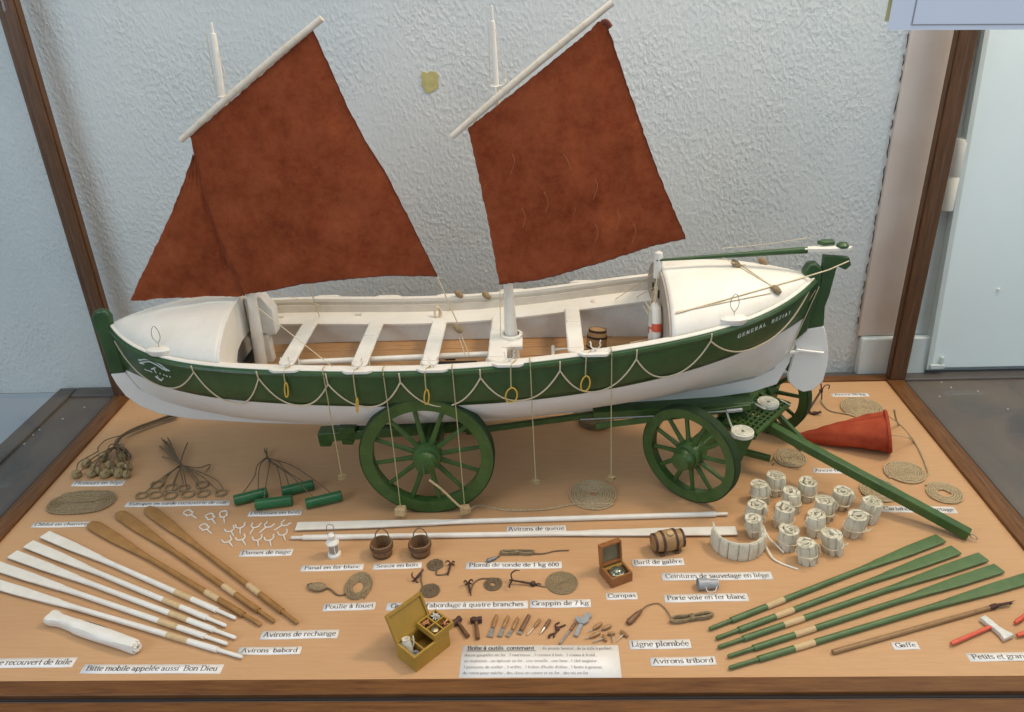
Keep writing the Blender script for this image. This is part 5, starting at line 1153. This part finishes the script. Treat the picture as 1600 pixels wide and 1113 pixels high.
t = thing('sounding_lead', 'grey sounding lead with a bound hank of twine above the Plomb card', 'sounding lead', G((800, 866)))
pa, pb = G((761, 877), .25), G((776, 871), .25); b = B(); b.tube([pa, pa.lerp(pb, .1), pb], [.2, .3, .16], 10); part('lead_weight', b, 'lead', t)
b = B(); hank(b, (781, 866), (835, 866), .08, .5, 9, 4); part('hank', b, 'roped', t)
b = B(); b.tube(smooth_path([pb, G((782, 868), .2)], 3), .09, 5); b.tube(smooth_path([G((833, 865), .2), G((850, 865), .12), G((868, 861), .12), G((889, 860), .12)], 5), .09, 5); part('line', b, 'tarred', t)
t = thing('tailed_block', 'wooden pulley block with a tail of rope ending in an oval coil', 'pulley block', G((520, 918)))
q = G((496, 917), .4); b = B(); b.lathe([(0, -1.15), (.35, -1.0), (.62, -.3), (.62, .4), (.4, .95), (0, 1.2)], 12, frame(q, (1, -.1, 0), (0, 0, 1)) @ Matrix.Scale(.65, 4, (1, 0, 0))); part('block', b, 'roped', t)
b = B(); b.tube(smooth_path([G((508, 918), .3), G((516, 921), .15), G((526, 929), .12), G((535, 930), .12), G((548, 924), .15)], 5), .11, 5); b.tube(smooth_path([G((486, 916), .3), G((480, 915), .3), G((486, 912), .4), G((494, 913), .6)], 4), .1, 5); part('tail', b, 'tarred', t)
c = G((560, 919)); b = B(); q = random.Random(3)
for k in range(13):
    r1 = .85+.075*k; b.tube([c+Vector((r1*math.cos(s_)*.88+q.uniform(-.06, .06), r1*1.25*math.sin(s_)+q.uniform(-.06, .06)+.02*k, .13+.06*(k % 4))) for s_ in seg(0, 2*math.pi, 26)[:-1]], .11, 5, closed=True)
b.tube(smooth_path([c+Vector((1.3, -.4, .2)), c+Vector((1.25, -1.2, .15)), c+Vector((1.05, -1.9, .12))], 4), .09, 5)
part('tail_coil', b, 'roped', t)
def grapnel(lab, head, foot, cpx, cr, line, size, big=False, hole=.1):
    t = thing('grapnel', lab, 'grapnel', G(foot), 0, 'grapnels on coiled lines')
    a, e = G(head, size*.45), G(foot, .2); d = (e-a); L = d.length; b = B(); X = frame(a, d, (0, 0, 1))
    b.tube([(0, 0, 0), (0, 0, L*.5), (0, 0, L)], [.13, .15, .11] if not big else [.10, .14, .12], 6, X=X)
    if big: b.lathe([(.14, L*.72), (.32, L*.76), (.32, L*.88), (.14, L*.92)], 8, X); b.lathe([(.12, L*.40), (.18, L*.42), (.12, L*.44)], 8, X)
    for k in range(4):
        an = k*math.pi/2+math.pi/4; rx, ry = math.cos(an)*size, math.sin(an)*size
        b.tube(smooth_path([(0, 0, .05), (rx*.55, ry*.55, -.18*size), (rx*.95, ry*.95, .18*size), (rx*1.0, ry*1.0, .62*size)], 4), [.10]*9+[.08, .06, .05, .03], 5, X=X)
    b.tube([(.22*math.cos(s_), 0, L+.15+.22*math.sin(s_)) for s_ in seg(0, 2*math.pi, 10)[:-1]], .06, 5, closed=True, X=X)
    part('hook', b, 'iron', t)
    c = G(cpx); b = B(); pts = spiral(c, hole, cr, .1, 1, seed=int(cr*100)); b.tube(pts+smooth_path([pts[-1]]+[G(p, .1) for p in line]+[e], 5), .1, 5); part('line_coil', b, 'tarred' if not big else 'roped', t)
grapnel('small grapnel with its flat coil half behind the toolbox lid', (649, 905), (659, 893), (672.5, 924.4), 1.16, [(660, 918), (658, 905)], .75)
grapnel('small grapnel beside its coil, close to the second bucket', (704.5, 881), (700.6, 895), (680.6, 883.5), 1.02, [(682, 898), (693, 898)], .72)
grapnel('small grapnel whose line arches to a coil with a pale centre', (731.6, 911), (735, 926), (770, 913.7), 1.1, [(762, 904), (750, 905), (740, 912)], .72, hole=.3)
grapnel('largest grapnel, lying beside a wide dark coil near the compass box', (800, 907), (840, 913.5), (878, 912.5), 1.92, [(853, 917)], 1.25, True)

# ------------------------------------------------------------------ toolbox and tools
F = G((650.5, 1051)); Rr = G((703.7, 1009)); ux = Rr-F; ws = ux.length; ux.normalize(); uy = Vector((-ux.y, ux.x, 0)); uz = Vector((0, 0, 1))
T = T3(F, ux, uy, uz); dp, hh, th = 3.05, 2.05, .26
t = thing('toolbox', 'ochre painted toolbox with its lid open and a raised tray', 'toolbox', F+ux*ws/2+uy*dp/2)
part('box_body', openbox(B(), ws, dp, hh, th, T), 'box', t)
b = B(); b.box((ws*.34, dp/2, hh*.45), (.16, dp-.52, hh*.8), 0, T); part('divider', b, 'box', t)
ld = uy*math.sin(math.radians(24))+uz*math.cos(math.radians(24)); lz = ux.cross(ld); TL = T3(F+uy*dp+uz*hh, ux, ld, lz)
b = openbox(B(), ws, 3.25, .42, .26, TL @ Matrix.Translation((0, 0, -.2)), False); b.box((ws/2, 1.62, .16-.2), (ws-.5, 2.8, .12), 0, TL); part('lid', b, 'box', t)
tray_o = F+ux*(ws*.60)+uy*.05+uz*(hh+.03); TT = T3(tray_o, ux, uy, uz); tw_, td, tz = 2.75, 2.95, .75
tr_ = part('tray', openbox(B(), tw_, td, tz, .2, TT), 'box', t)
b = B(); b.box((tw_/2, td/2, tz/2), (.16, td-.4, tz), 0, TT); b.box((tw_/2, td/2, tz/2+.003), (tw_-.4, .16, tz), 0, TT); part('tray_divider', b, 'box', tr_)
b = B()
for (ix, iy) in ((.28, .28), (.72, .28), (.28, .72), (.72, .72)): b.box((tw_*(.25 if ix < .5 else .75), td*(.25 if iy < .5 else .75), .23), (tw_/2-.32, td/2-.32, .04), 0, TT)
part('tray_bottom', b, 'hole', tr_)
def heap(cx, cy, m, label, name, cat, n=11, r=.06, ln=.75):
    b = B()
    for k in range(n):
        an = R.uniform(0, 3.14); q = TT @ Vector((tw_*cx+R.uniform(-.18, .18), td*cy+R.uniform(-.18, .18), .36+.05*k*.9)); d = Vector((math.cos(an), math.sin(an), R.uniform(-.15, .15)))*ln/2
        b.tube([q-d, q+d], r, 5)
    put(name, b, m, label, cat, TT @ Vector((tw_*cx, td*cy, .3)))
heap(.25, .75, 'copper', 'heap of copper nails in the tray cell next to the raised lid', 'nail_heap', 'nails')
heap(.75, .75, 'axehead', 'heap of bright iron screws in the far tray cell of the toolbox', 'screw_heap', 'screws', 12, .075)
heap(.75, .25, 'copper', 'heap of copper nails in the tray cell nearest the hammers', 'nail_heap', 'nails', 12)
q = TT @ Vector((tw_*.25, td*.25, .3)); b = B(); b.lathe([(0, .0), (.42, .0), (.5, .2), (.42, .5), (.2, .6), (0, .62)], 16, Matrix.Translation(q)); put('round_tin', b, 'brass', 'round pale metal tin in the tray of the toolbox', 'tin', q)
q = T @ Vector((.85, 2.1, hh*.62)); b = B(); b.lathe([(0, 0), (.5, .05), (.55, .4), (.5, 1.0), (.4, 1.5), (.46, 1.6), (.38, 1.62), (.3, 1.3), (0, 1.25)], 16, frame(q+Vector((0, 0, -.4)), (-.15, .2, 1), (1, 0, 0)))
b.tube(smooth_path([q+Vector((.5, .1, .2)), q+Vector((.62, .2, .9)), q+Vector((.55, .35, 1.5))], 4), .09, 5); put('oil_jug', b, 'canvas', 'small cream oil jug standing in the open toolbox', 'jug', q-Vector((0, 0, .4)))
q = T @ Vector((.8, .85, hh*.62)); b = B(); b.lathe([(0, -.3), (.42, -.3), (.45, .2), (.38, .35), (.12, .35), (.1, .5), (0, .5)], 14, Matrix.Translation(q)); put('grease_pot', b, 'lead', 'round grey grease pot in the near corner of the toolbox', 'pot', q-Vector((0, 0, .3)))
b = B(); b.lathe([(0, -.4), (.4, -.4), (.42, .3), (.3, .42), (0, .42)], 12, Matrix.Translation(T @ Vector((.6, 2.55, hh*.75)))); put('small_tin', b, 'steel', 'small grey tin behind the oil jug in the toolbox', 'tin', T @ Vector((.6, 2.55, hh*.55)))

def tool(name, label, cat, px, parts, group='hand tools in a row'):
    t = thing(name, label, cat, G(px), 0, group)
    for nm_, b, m in parts: part(nm_, b, m, t)
    return t
def rod(pa, pb, r, z=.2, n=8, flat=None):
    a, e = G(pa, z), G(pb, z); k = len(r); b = B(); b.tube([a.lerp(e, i/(k-1)) for i in range(k)], r, n, flat=flat); return b
def bladeb(pa, pb, w0, w1, th_=.1, z=.12):
    a, e = G(pa, z), G(pb, z); d = e-a; L = d.length; X = frame(a, (0, 0, 1), d); b = B(); b.prism([(0, -w0/2), (L, -w1/2), (L, w1/2), (0, w0/2)], th_, X); return b
for lab, hd, he, hp in (('hammer lying aslant against the toolbox tray', (715, 971), (731.5, 994.5), ((706, 977), (719, 966))), ('hammer lying upright beside the chisels, clear of the toolbox', (743.5, 969), (746.5, 998), ((734.5, 969), (753, 968)))):
    bb = rod(hp[0], hp[1], [.2, .34, .36, .30, .36, .36], .36, 8)
    tool('hammer', lab, 'hammer', hd, [('handle', rod(hd, he, [.2, .2, .24, .25], .3), 'handled'), ('head', bb, 'iron')])
for i, (a, m_, e, lab) in enumerate([((776, 962), (770, 981), (765.5, 995.5), 'wide chisel next to the upright hammer'), ((794, 963.5), (786, 981), (780.5, 995), 'middle chisel of the three pale handled chisels'), ((809, 966), (801, 984), (793, 995), 'narrowest pale handled chisel, beside the dark cold chisel')]):
    w = (.72, .62, .5)[i]
    tool('chisel', lab, 'chisel', a, [('handle', rod(a, m_, [.2, .26, .22, .17], .28), 'handle'), ('blade', bladeb((m_[0]+.5, m_[1]-1), e, w*.6, w), 'steel')])
tool('cold_chisel', 'dark brown cold chisel with a bright cutting end', 'chisel', (826, 962), [('shaft', rod((826.6, 962), (814, 986), [.24, .25, .26], .26, 6), 'handled'), ('blade', bladeb((814, 986), (811, 991), .55, .6, .14), 'steel')])
tool('screwdriver', 'thin screwdriver with a brown handle beside the marlinspike', 'screwdriver', (843, 968), [('handle', rod((843.4, 968), (835, 980), [.16, .22, .2, .12], .24), 'handle'), ('blade', rod((835, 980), (823.5, 992.5), [.07, .07, .09], .14, 6), 'steel')])
tool('marlinspike', 'bright pointed marlinspike with a dark top next to the pincers', 'marlinspike', (859, 969), [('shaft', rod((859, 969), (851, 981), [.2, .24, .22], .24), 'handled'), ('spike', rod((851, 981), (844, 991), [.2, .16, .03], .2), 'steel')])
b = B()
for pth in ([(874, 972.5), (868, 976), (868.5, 981), (871, 985), (868, 989), (862, 991), (858.5, 993)], [(883.5, 976.5), (876, 979.5), (871.5, 983), (869.5, 987), (867, 990.5), (865, 996)]):
    b.tube(smooth_path([G(p, .16) for p in pth], 4), .095, 6)
b.tube(smooth_path([G((862, 991), .16), G((857.5, 994), .16), G((859, 996.5), .16)], 4), .12, 6); b.lathe([(.26, .05), (.26, .32), (0, .34)], 10, Matrix.Translation(G((871, 984.5))))
put('pincers', b, 'iron', 'black iron pincers with curved jaws among the tools', 'pincers', G((871, 985)), 'hand tools in a row')
tool('file', 'long flat file with a dark handle between the pincers and the wrench', 'file', (898, 974), [('handle', rod((898.6, 973.6), (891, 985), [.16, .2, .15], .22), 'handled'), ('blade', bladeb((891, 985), (874.5, 1006.5), .3, .26), 'steel')])
b = bladeb((908, 977), (899.5, 994.5), .42, .52, .2); 
a = G((912, 969)); b.prism([(-.9, -.3), (-.5, -.75), (.2, -.7), (.55, -.3), (.9, -.2), (1.0, .35), (.5, .55), (.15, .2), (-.2, .1), (-.45, .55), (-.85, .45)], .3, Matrix.Translation(a+Vector((0, 0, .08))) @ Matrix.Rotation(.5, 4, 'Z'))
put('wrench', b, 'silver', 'grey adjustable wrench with its jaw towards the grapnel card', 'wrench', G((906, 982)), 'hand tools in a row')
for a, m_, e, lab in (((940, 974), (927, 983), (918.5, 987.5), 'awl nearest the wrench, upper of the three'), ((955, 977.5), (941, 983), (936, 985), 'awl pointing at its neighbour, end of handle nearest the lead line'), ((937.5, 988.5), (922, 995.5), (911, 998.5), 'lowest of the three awls, its point nearest the file')):
    tool('awl', lab, 'awl', a, [('handle', rod(a, m_, [.16, .25, .25, .14], .26), 'handle'), ('spike', rod(m_, e, [.08, .06, .02], .2, 6), 'steel')])
for h0, h1, e, lab in (((942.5, 992), (947, 1002), (926, 1003.5), 'gimlet pointing towards the file, lowest of the three'), ((949.5, 990), (961, 989.5), (957.5, 1003.5), 'middle gimlet with level handle'), ((970, 985.5), (981, 995), (963.5, 1002), 'gimlet lying apart, nearest the Ligne card')):
    md = ((h0[0]+h1[0])/2, (h0[1]+h1[1])/2)
    tool('gimlet', lab, 'gimlet', md, [('handle', rod(h0, h1, [.14, .2, .2, .14], .24), 'handle'), ('screw_shaft', rod(md, e, [.08, .07, .05], .2, 6), 'steel')])

# ------------------------------------------------------------------ life belts
def belt_mesh(seed, hh, rad):
    q = random.Random(seed); b = B(); bt = B(); ct = B()
    def block(p0, p1, w, h, th_):
        d = p1-p0; L = d.length*1.0; X = frame((p0+p1)/2, (0, 0, 1), d); P = []
        for k in range(5):
            z = h*k/4; inn = .82 if k in (0, 4) else (1.06 if k == 2 else 1)
            row = []
            for j in range(12):
                t_ = 2*math.pi*j/12; c, s_ = math.cos(t_), math.sin(t_); qn = (abs(c)**4+abs(s_)**4)**-.25
                row.append(X @ Vector((c*qn*L/2*inn*1.03, s_*qn*th_/2*inn, z+(.05*inn))))
            P.append(row+[row[0]])
        b.grid(P); o = len(b.v)-13; b.f.append(list(range(o, o+12))); b.sm.append(False)
    ph = q.uniform(0, 6); pts = []; sq = q.uniform(.86, 1.0); ln = Vector((q.uniform(-.12, .12), q.uniform(-.12, .12), 0))
    for k in range(14):
        a = ph+k*2*math.pi/6.2*(1 if k < 8 else 1.12); r = rad*(1-.05*k) if k < 7 else rad*(.58-.075*(k-7))
        pts.append(Vector((r*math.cos(a)+q.uniform(-.09, .09), r*sq*math.sin(a)+q.uniform(-.09, .09), 0)))
    for k in range(13): block(pts[k], pts[k+1], 0, hh*q.uniform(.94, 1.02)*(1 if k < 8 else .9), .50 if k < 8 else .36)
    top = [p+Vector((0, 0, hh*.99+q.uniform(-.06, .08))) for p in pts]
    pp = smooth_path([p*1.12 if False else Vector((p.x*1.10, p.y*1.10, p.z)) for p in top], 2)
    bt.tube(pp, .05, 5); bt.tube(smooth_path([Vector((p.x*.86, p.y*.86, p.z)) for p in top], 2), .045, 5)
    zc = hh*q.uniform(.36, .5)
    ct.tube([Vector(((rad+.05)*math.cos(t_), (rad+.05)*sq*1.02*math.sin(t_), zc+.1*math.sin(2*t_+ph))) for t_ in seg(0, 2*math.pi, 20)[:-1]], .065, 5, closed=True)
    a = q.uniform(3.5, 6); e = Vector(((rad+.14)*math.cos(a), (rad+.14)*math.sin(a), zc)); o = Vector((math.cos(a), math.sin(a), 0)); s_ = Vector((-o.y, o.x, 0))
    ct.tube(smooth_path([e, e+o*.3+s_*.25+Vector((0, 0, .25)), e+o*.4+s_*.05+Vector((0, 0, .5)), e+o*.2-s_*.2+Vector((0, 0, .2)), e], 4), .06, 5)
    e = Vector((top[0].x*1.15, top[0].y*1.15, hh)); ct.tube(smooth_path([e, e+Vector((.1, -.2, -.3)), Vector((e.x*1.08, e.y*1.08, hh*.7)), Vector((e.x*1.05+.25, e.y*1.05, hh*.55))], 4), .065, 5)
    for bb in (b, bt, ct): bb.v = [p+ln*max(0, p.z)+Vector((.035*math.sin(5*p.z+3*p.x), .035*math.sin(4*p.z+3*p.y), .06*math.sin(3*p.x+2*p.y)*p.z/hh)) for p in bb.v]
    return b, bt, ct
LB = [((575, 325), 'at the back of the cluster nearest the front wheel'), ((845, 365), 'in the back row, second from the front wheel'), ((465, 400), 'diagonally before the one nearest the wheel, tucked at the edge'), ((1115, 437), 'in the back row between the cluster and the drawbar'), ((725, 462), 'in the middle of the cluster behind two others'), ((990, 545), 'in the middle, behind the one with a hanging cord loop'), ((405, 545), 'at the wheel side edge of the second row'), ((655, 590), 'in the third row, behind the one with side loops'), ((915, 655), 'with a hanging cord loop, centre of the cluster'), ((425, 670), 'directly behind the open life belt'), ((1350, 545), 'standing outermost, beside the coil under the drawbar'), ((1235, 660), 'second outermost, with a loop sticking out sideways'), ((690, 768), 'with side loops, beside the cord of the open belt'), ((1070, 805), 'in the front, behind the foremost roll'), ((860, 897), 'foremost of the cluster, nearest the green oars')]
variants = [belt_mesh(20+k, 2.75, 1.25) for k in range(5)]
roots = []
for i, (p, w) in enumerate(LB):
    px = (1100+p[0]/5.3333, 720+(p[1]-52)/5.3333); c = G(px); lab = 'rolled white canvas life belt '+w
    if i < 5:
        t = thing('rolled_life_belt', lab, 'life belt', c, 0, 'rolled canvas life belts', local=True); b_, bt, ct = variants[i]
        part('cork_blocks', b_, 'canvas', t); part('hem', bt, 'canvasd', t); part('tie_cord', ct, 'canvasd', t); roots.append(t)
    else:
        t = dup(roots[(i*3) % 5], c, R.uniform(-.9, .9), lab); k = R.uniform(.96, 1.05); t.scale = (k, k, R.uniform(.95, 1.06))
c = G((1152, 851)); t = thing('open_life_belt', 'white canvas life belt opened into a curved row of cork blocks', 'life belt', c)
b = B(); hem = B(); N = 9; RR = 3.05
for k in range(N):
    a0, a1 = math.radians(168+204*k/N), math.radians(168+204*(k+1)/N)
    if k == 0: a0 += .05
    p0, p1 = c+Vector((RR*math.cos(a0), RR*.95*math.sin(a0), 0)), c+Vector((RR*math.cos(a1), RR*.95*math.sin(a1), 0))
    d = p1-p0; L = d.length*.985; X = frame((p0+p1)/2, (0, 0, 1), d); P = []
    for q in range(7):
        z = 2.35*q/6; inn = (.72, .95, 1, 1.02, 1, .95, .68)[q]; row = []
        for j in range(14):
            t_ = 2*math.pi*j/14; cs, sn = math.cos(t_), math.sin(t_); qn = (abs(cs)**4+abs(sn)**4)**-.25
            row.append(X @ Vector((cs*qn*L/2*(.9+.1*inn), sn*qn*.36*inn, z+.04)))
        P.append(row+[row[0]])
    b.grid(P); o = len(b.v)-15; b.f.append(list(range(o, o+14))); b.sm.append(False)
part('cork_blocks', b, 'canvas', t)
hp = [c+Vector((RR*math.cos(a), RR*.95*math.sin(a), 2.42)) for a in seg(math.radians(166), math.radians(374), 24)]
hem.tube(hp, .12, 6, flat=1.6); hem.tube([hp[0], hp[0]+Vector((-.1, .2, .5))], [.2, .05], 6); part('hem', hem, 'canvas', t)
b = B(); e = hp[-1]+Vector((.1, 0, -.1))
b.tube(smooth_path([e, G((1202, 842), 1.6), G((1212, 851), .7), G((1225, 864), .15)], 6), .12, 6); b.tube(smooth_path([e+Vector((0, 0, -1.6)), G((1205, 869), .3), G((1220, 880), .13), G((1236, 886), .12), G((1247, 890), .12)], 6), .12, 6); part('tie_cord', b, 'whiterope', t)

# ------------------------------------------------------------------ sea anchor, anchor, boat hook, axes
ap = G((1238, 684), .35); mc = Vector((56.9, 41.0, 3.1)); d = mc-ap; L = d.length; b = B(); X = frame(ap, d, (0, 0, 1)); P = []
for i in range(25):
    u = i/24; r = .22+2.75*u**.85+.05*math.sin(17*u)+.03*math.sin(41*u); row = []
    for j in range(29):
        t_ = 2*math.pi*j/28; rr = r*(1+.05*math.sin(3*t_+5*u)+.03*math.sin(7*t_-9*u)+.015*math.sin(13*t_+21*u))
        row.append(X @ Vector((rr*math.cos(t_), rr*.96*math.sin(t_), L*u)))
    P.append(row)
for row in P:
    for p in row: p.z = max(p.z, .05)
b.grid(P); t = thing('sea_anchor', 'red canvas cone lying on the board behind the drawbar', 'sea anchor', ap.lerp(mc, .5)*1.0)
BASE[t] = ap.lerp(mc, .5)
solid(part('cone', b, 'cone', t), .12, 0)
b = B(); b.tube([X @ Vector((3.0*math.cos(s_), 2.9*math.sin(s_), L*.995)) for s_ in seg(0, 2*math.pi, 28)[:-1]], .26, 7, closed=True); part('rim', b, 'cone', t)
b = B(); kn = G((1429, 690), .3)
for s_ in (1.2, .1, -1.0):
    q = X @ Vector((3.0*math.cos(s_), 2.9*math.sin(s_), L)); b.tube(smooth_path([q, q.lerp(kn, .5)+Vector((.2, .1, .2)), kn], 5), .06, 5)
b.tube([X @ Vector((1.5, -2.4, L-.4)), X @ Vector((1.0, -2.9, L+.2))], .1, 5); part('bridle', b, 'rope', t)
a, e = G((1262, 643), .4), G((1283, 611), 2.4); b = B(); b.tube([a, e], [.2, .16], 6)
b.tube(smooth_path([a+Vector((-1.6, -.3, .25)), a+Vector((-.7, -.3, -.2)), a, a+Vector((.8, -.4, -.2)), a+Vector((1.9, -.6, .25))], 4), .2, 6); b.prism([(-.5, -.32), (.6, 0), (-.5, .32)], .15, Matrix.Translation(a+Vector((1.3, -.5, 0)))); b.prism([(.5, -.32), (-.6, 0), (.5, .32)], .15, Matrix.Translation(a+Vector((-1.3, -.3, 0))))
b.tube([e+Vector((-.1, .3, 1.2)), e+Vector((.1, 0, -.0)), e+Vector((.1, -.5, -1.3))], .11, 6); b.tube(smooth_path([e, e+Vector((.6, .2, .9)), e+Vector((1.3, .3, .8)), e+Vector((1.2, .2, .2))], 4), .09, 5); b.lathe([(.3, -.25), (.32, .25), (0, .3)], 8, Matrix.Translation(e))
put('anchor', b, 'iron', 'small rusty iron anchor with its stock propped behind the far front wheel', 'anchor', a)
t = thing('boat_hook', 'brown boat hook pole with a black iron hook below the green oars', 'boat hook', G((1427, 983)))
part('pole', rod((1301, 1019), (1549, 949), [.27, .27, .26, .25, .24], .3), 'hook', t)
b = rod((1546, 950), (1557, 946.5), [.26, .31, .28], .32); b.tube([G((1555, 947), .36), G((1586, 939), .3)], [.2, .03], 6); b.tube(smooth_path([G((1558, 946.5), .36), G((1570, 943.5), .6), G((1580, 942), .5), G((1577, 946), .2)], 4), [.14]*9+[.1, .08, .06, .03], 6); part('iron_hook', b, 'iron', t)
def axe(lab, h0, h1, k, hs):
    a, e = G(h0, .38), G(h1, .38); t = thing('axe', lab, 'axe', a, 0, 'red handled axes'); b = B(); b.tube([a, a.lerp(e, .1), a.lerp(e, .5), e], [.19, .25, .22, .23], 9, flat=.85); part('handle', b, 'red', t)
    d = (e-a).normalized(); X = frame(e+Vector((0, 0, -.3)), (0, 0, 1), d)
    b = B(); b.prism([(-.42, 1.3*k), (.42, 1.35*k), (.45, .4*k), (.38, -.4*k), (.5, -1.1*k), (.85, -1.95*k), (-.75, -1.95*k), (-.42, -1.1*k), (-.38, -.4*k), (-.42, .4*k)], .55, X); bev(part('head', b, 'axehead', t), .1)
axe('red handled axe with a whole pale head, nearest the boat hook', (1486, 1006), (1551, 978), 1.0, 1)
axe('red axe handle cut by the picture edge, closer to the boat hook tip', (1586, 973), (1640, 935), .8, 1)
axe('red axe handle cut by the picture edge, below the other cut one', (1589, 993), (1652, 972), .8, 1)
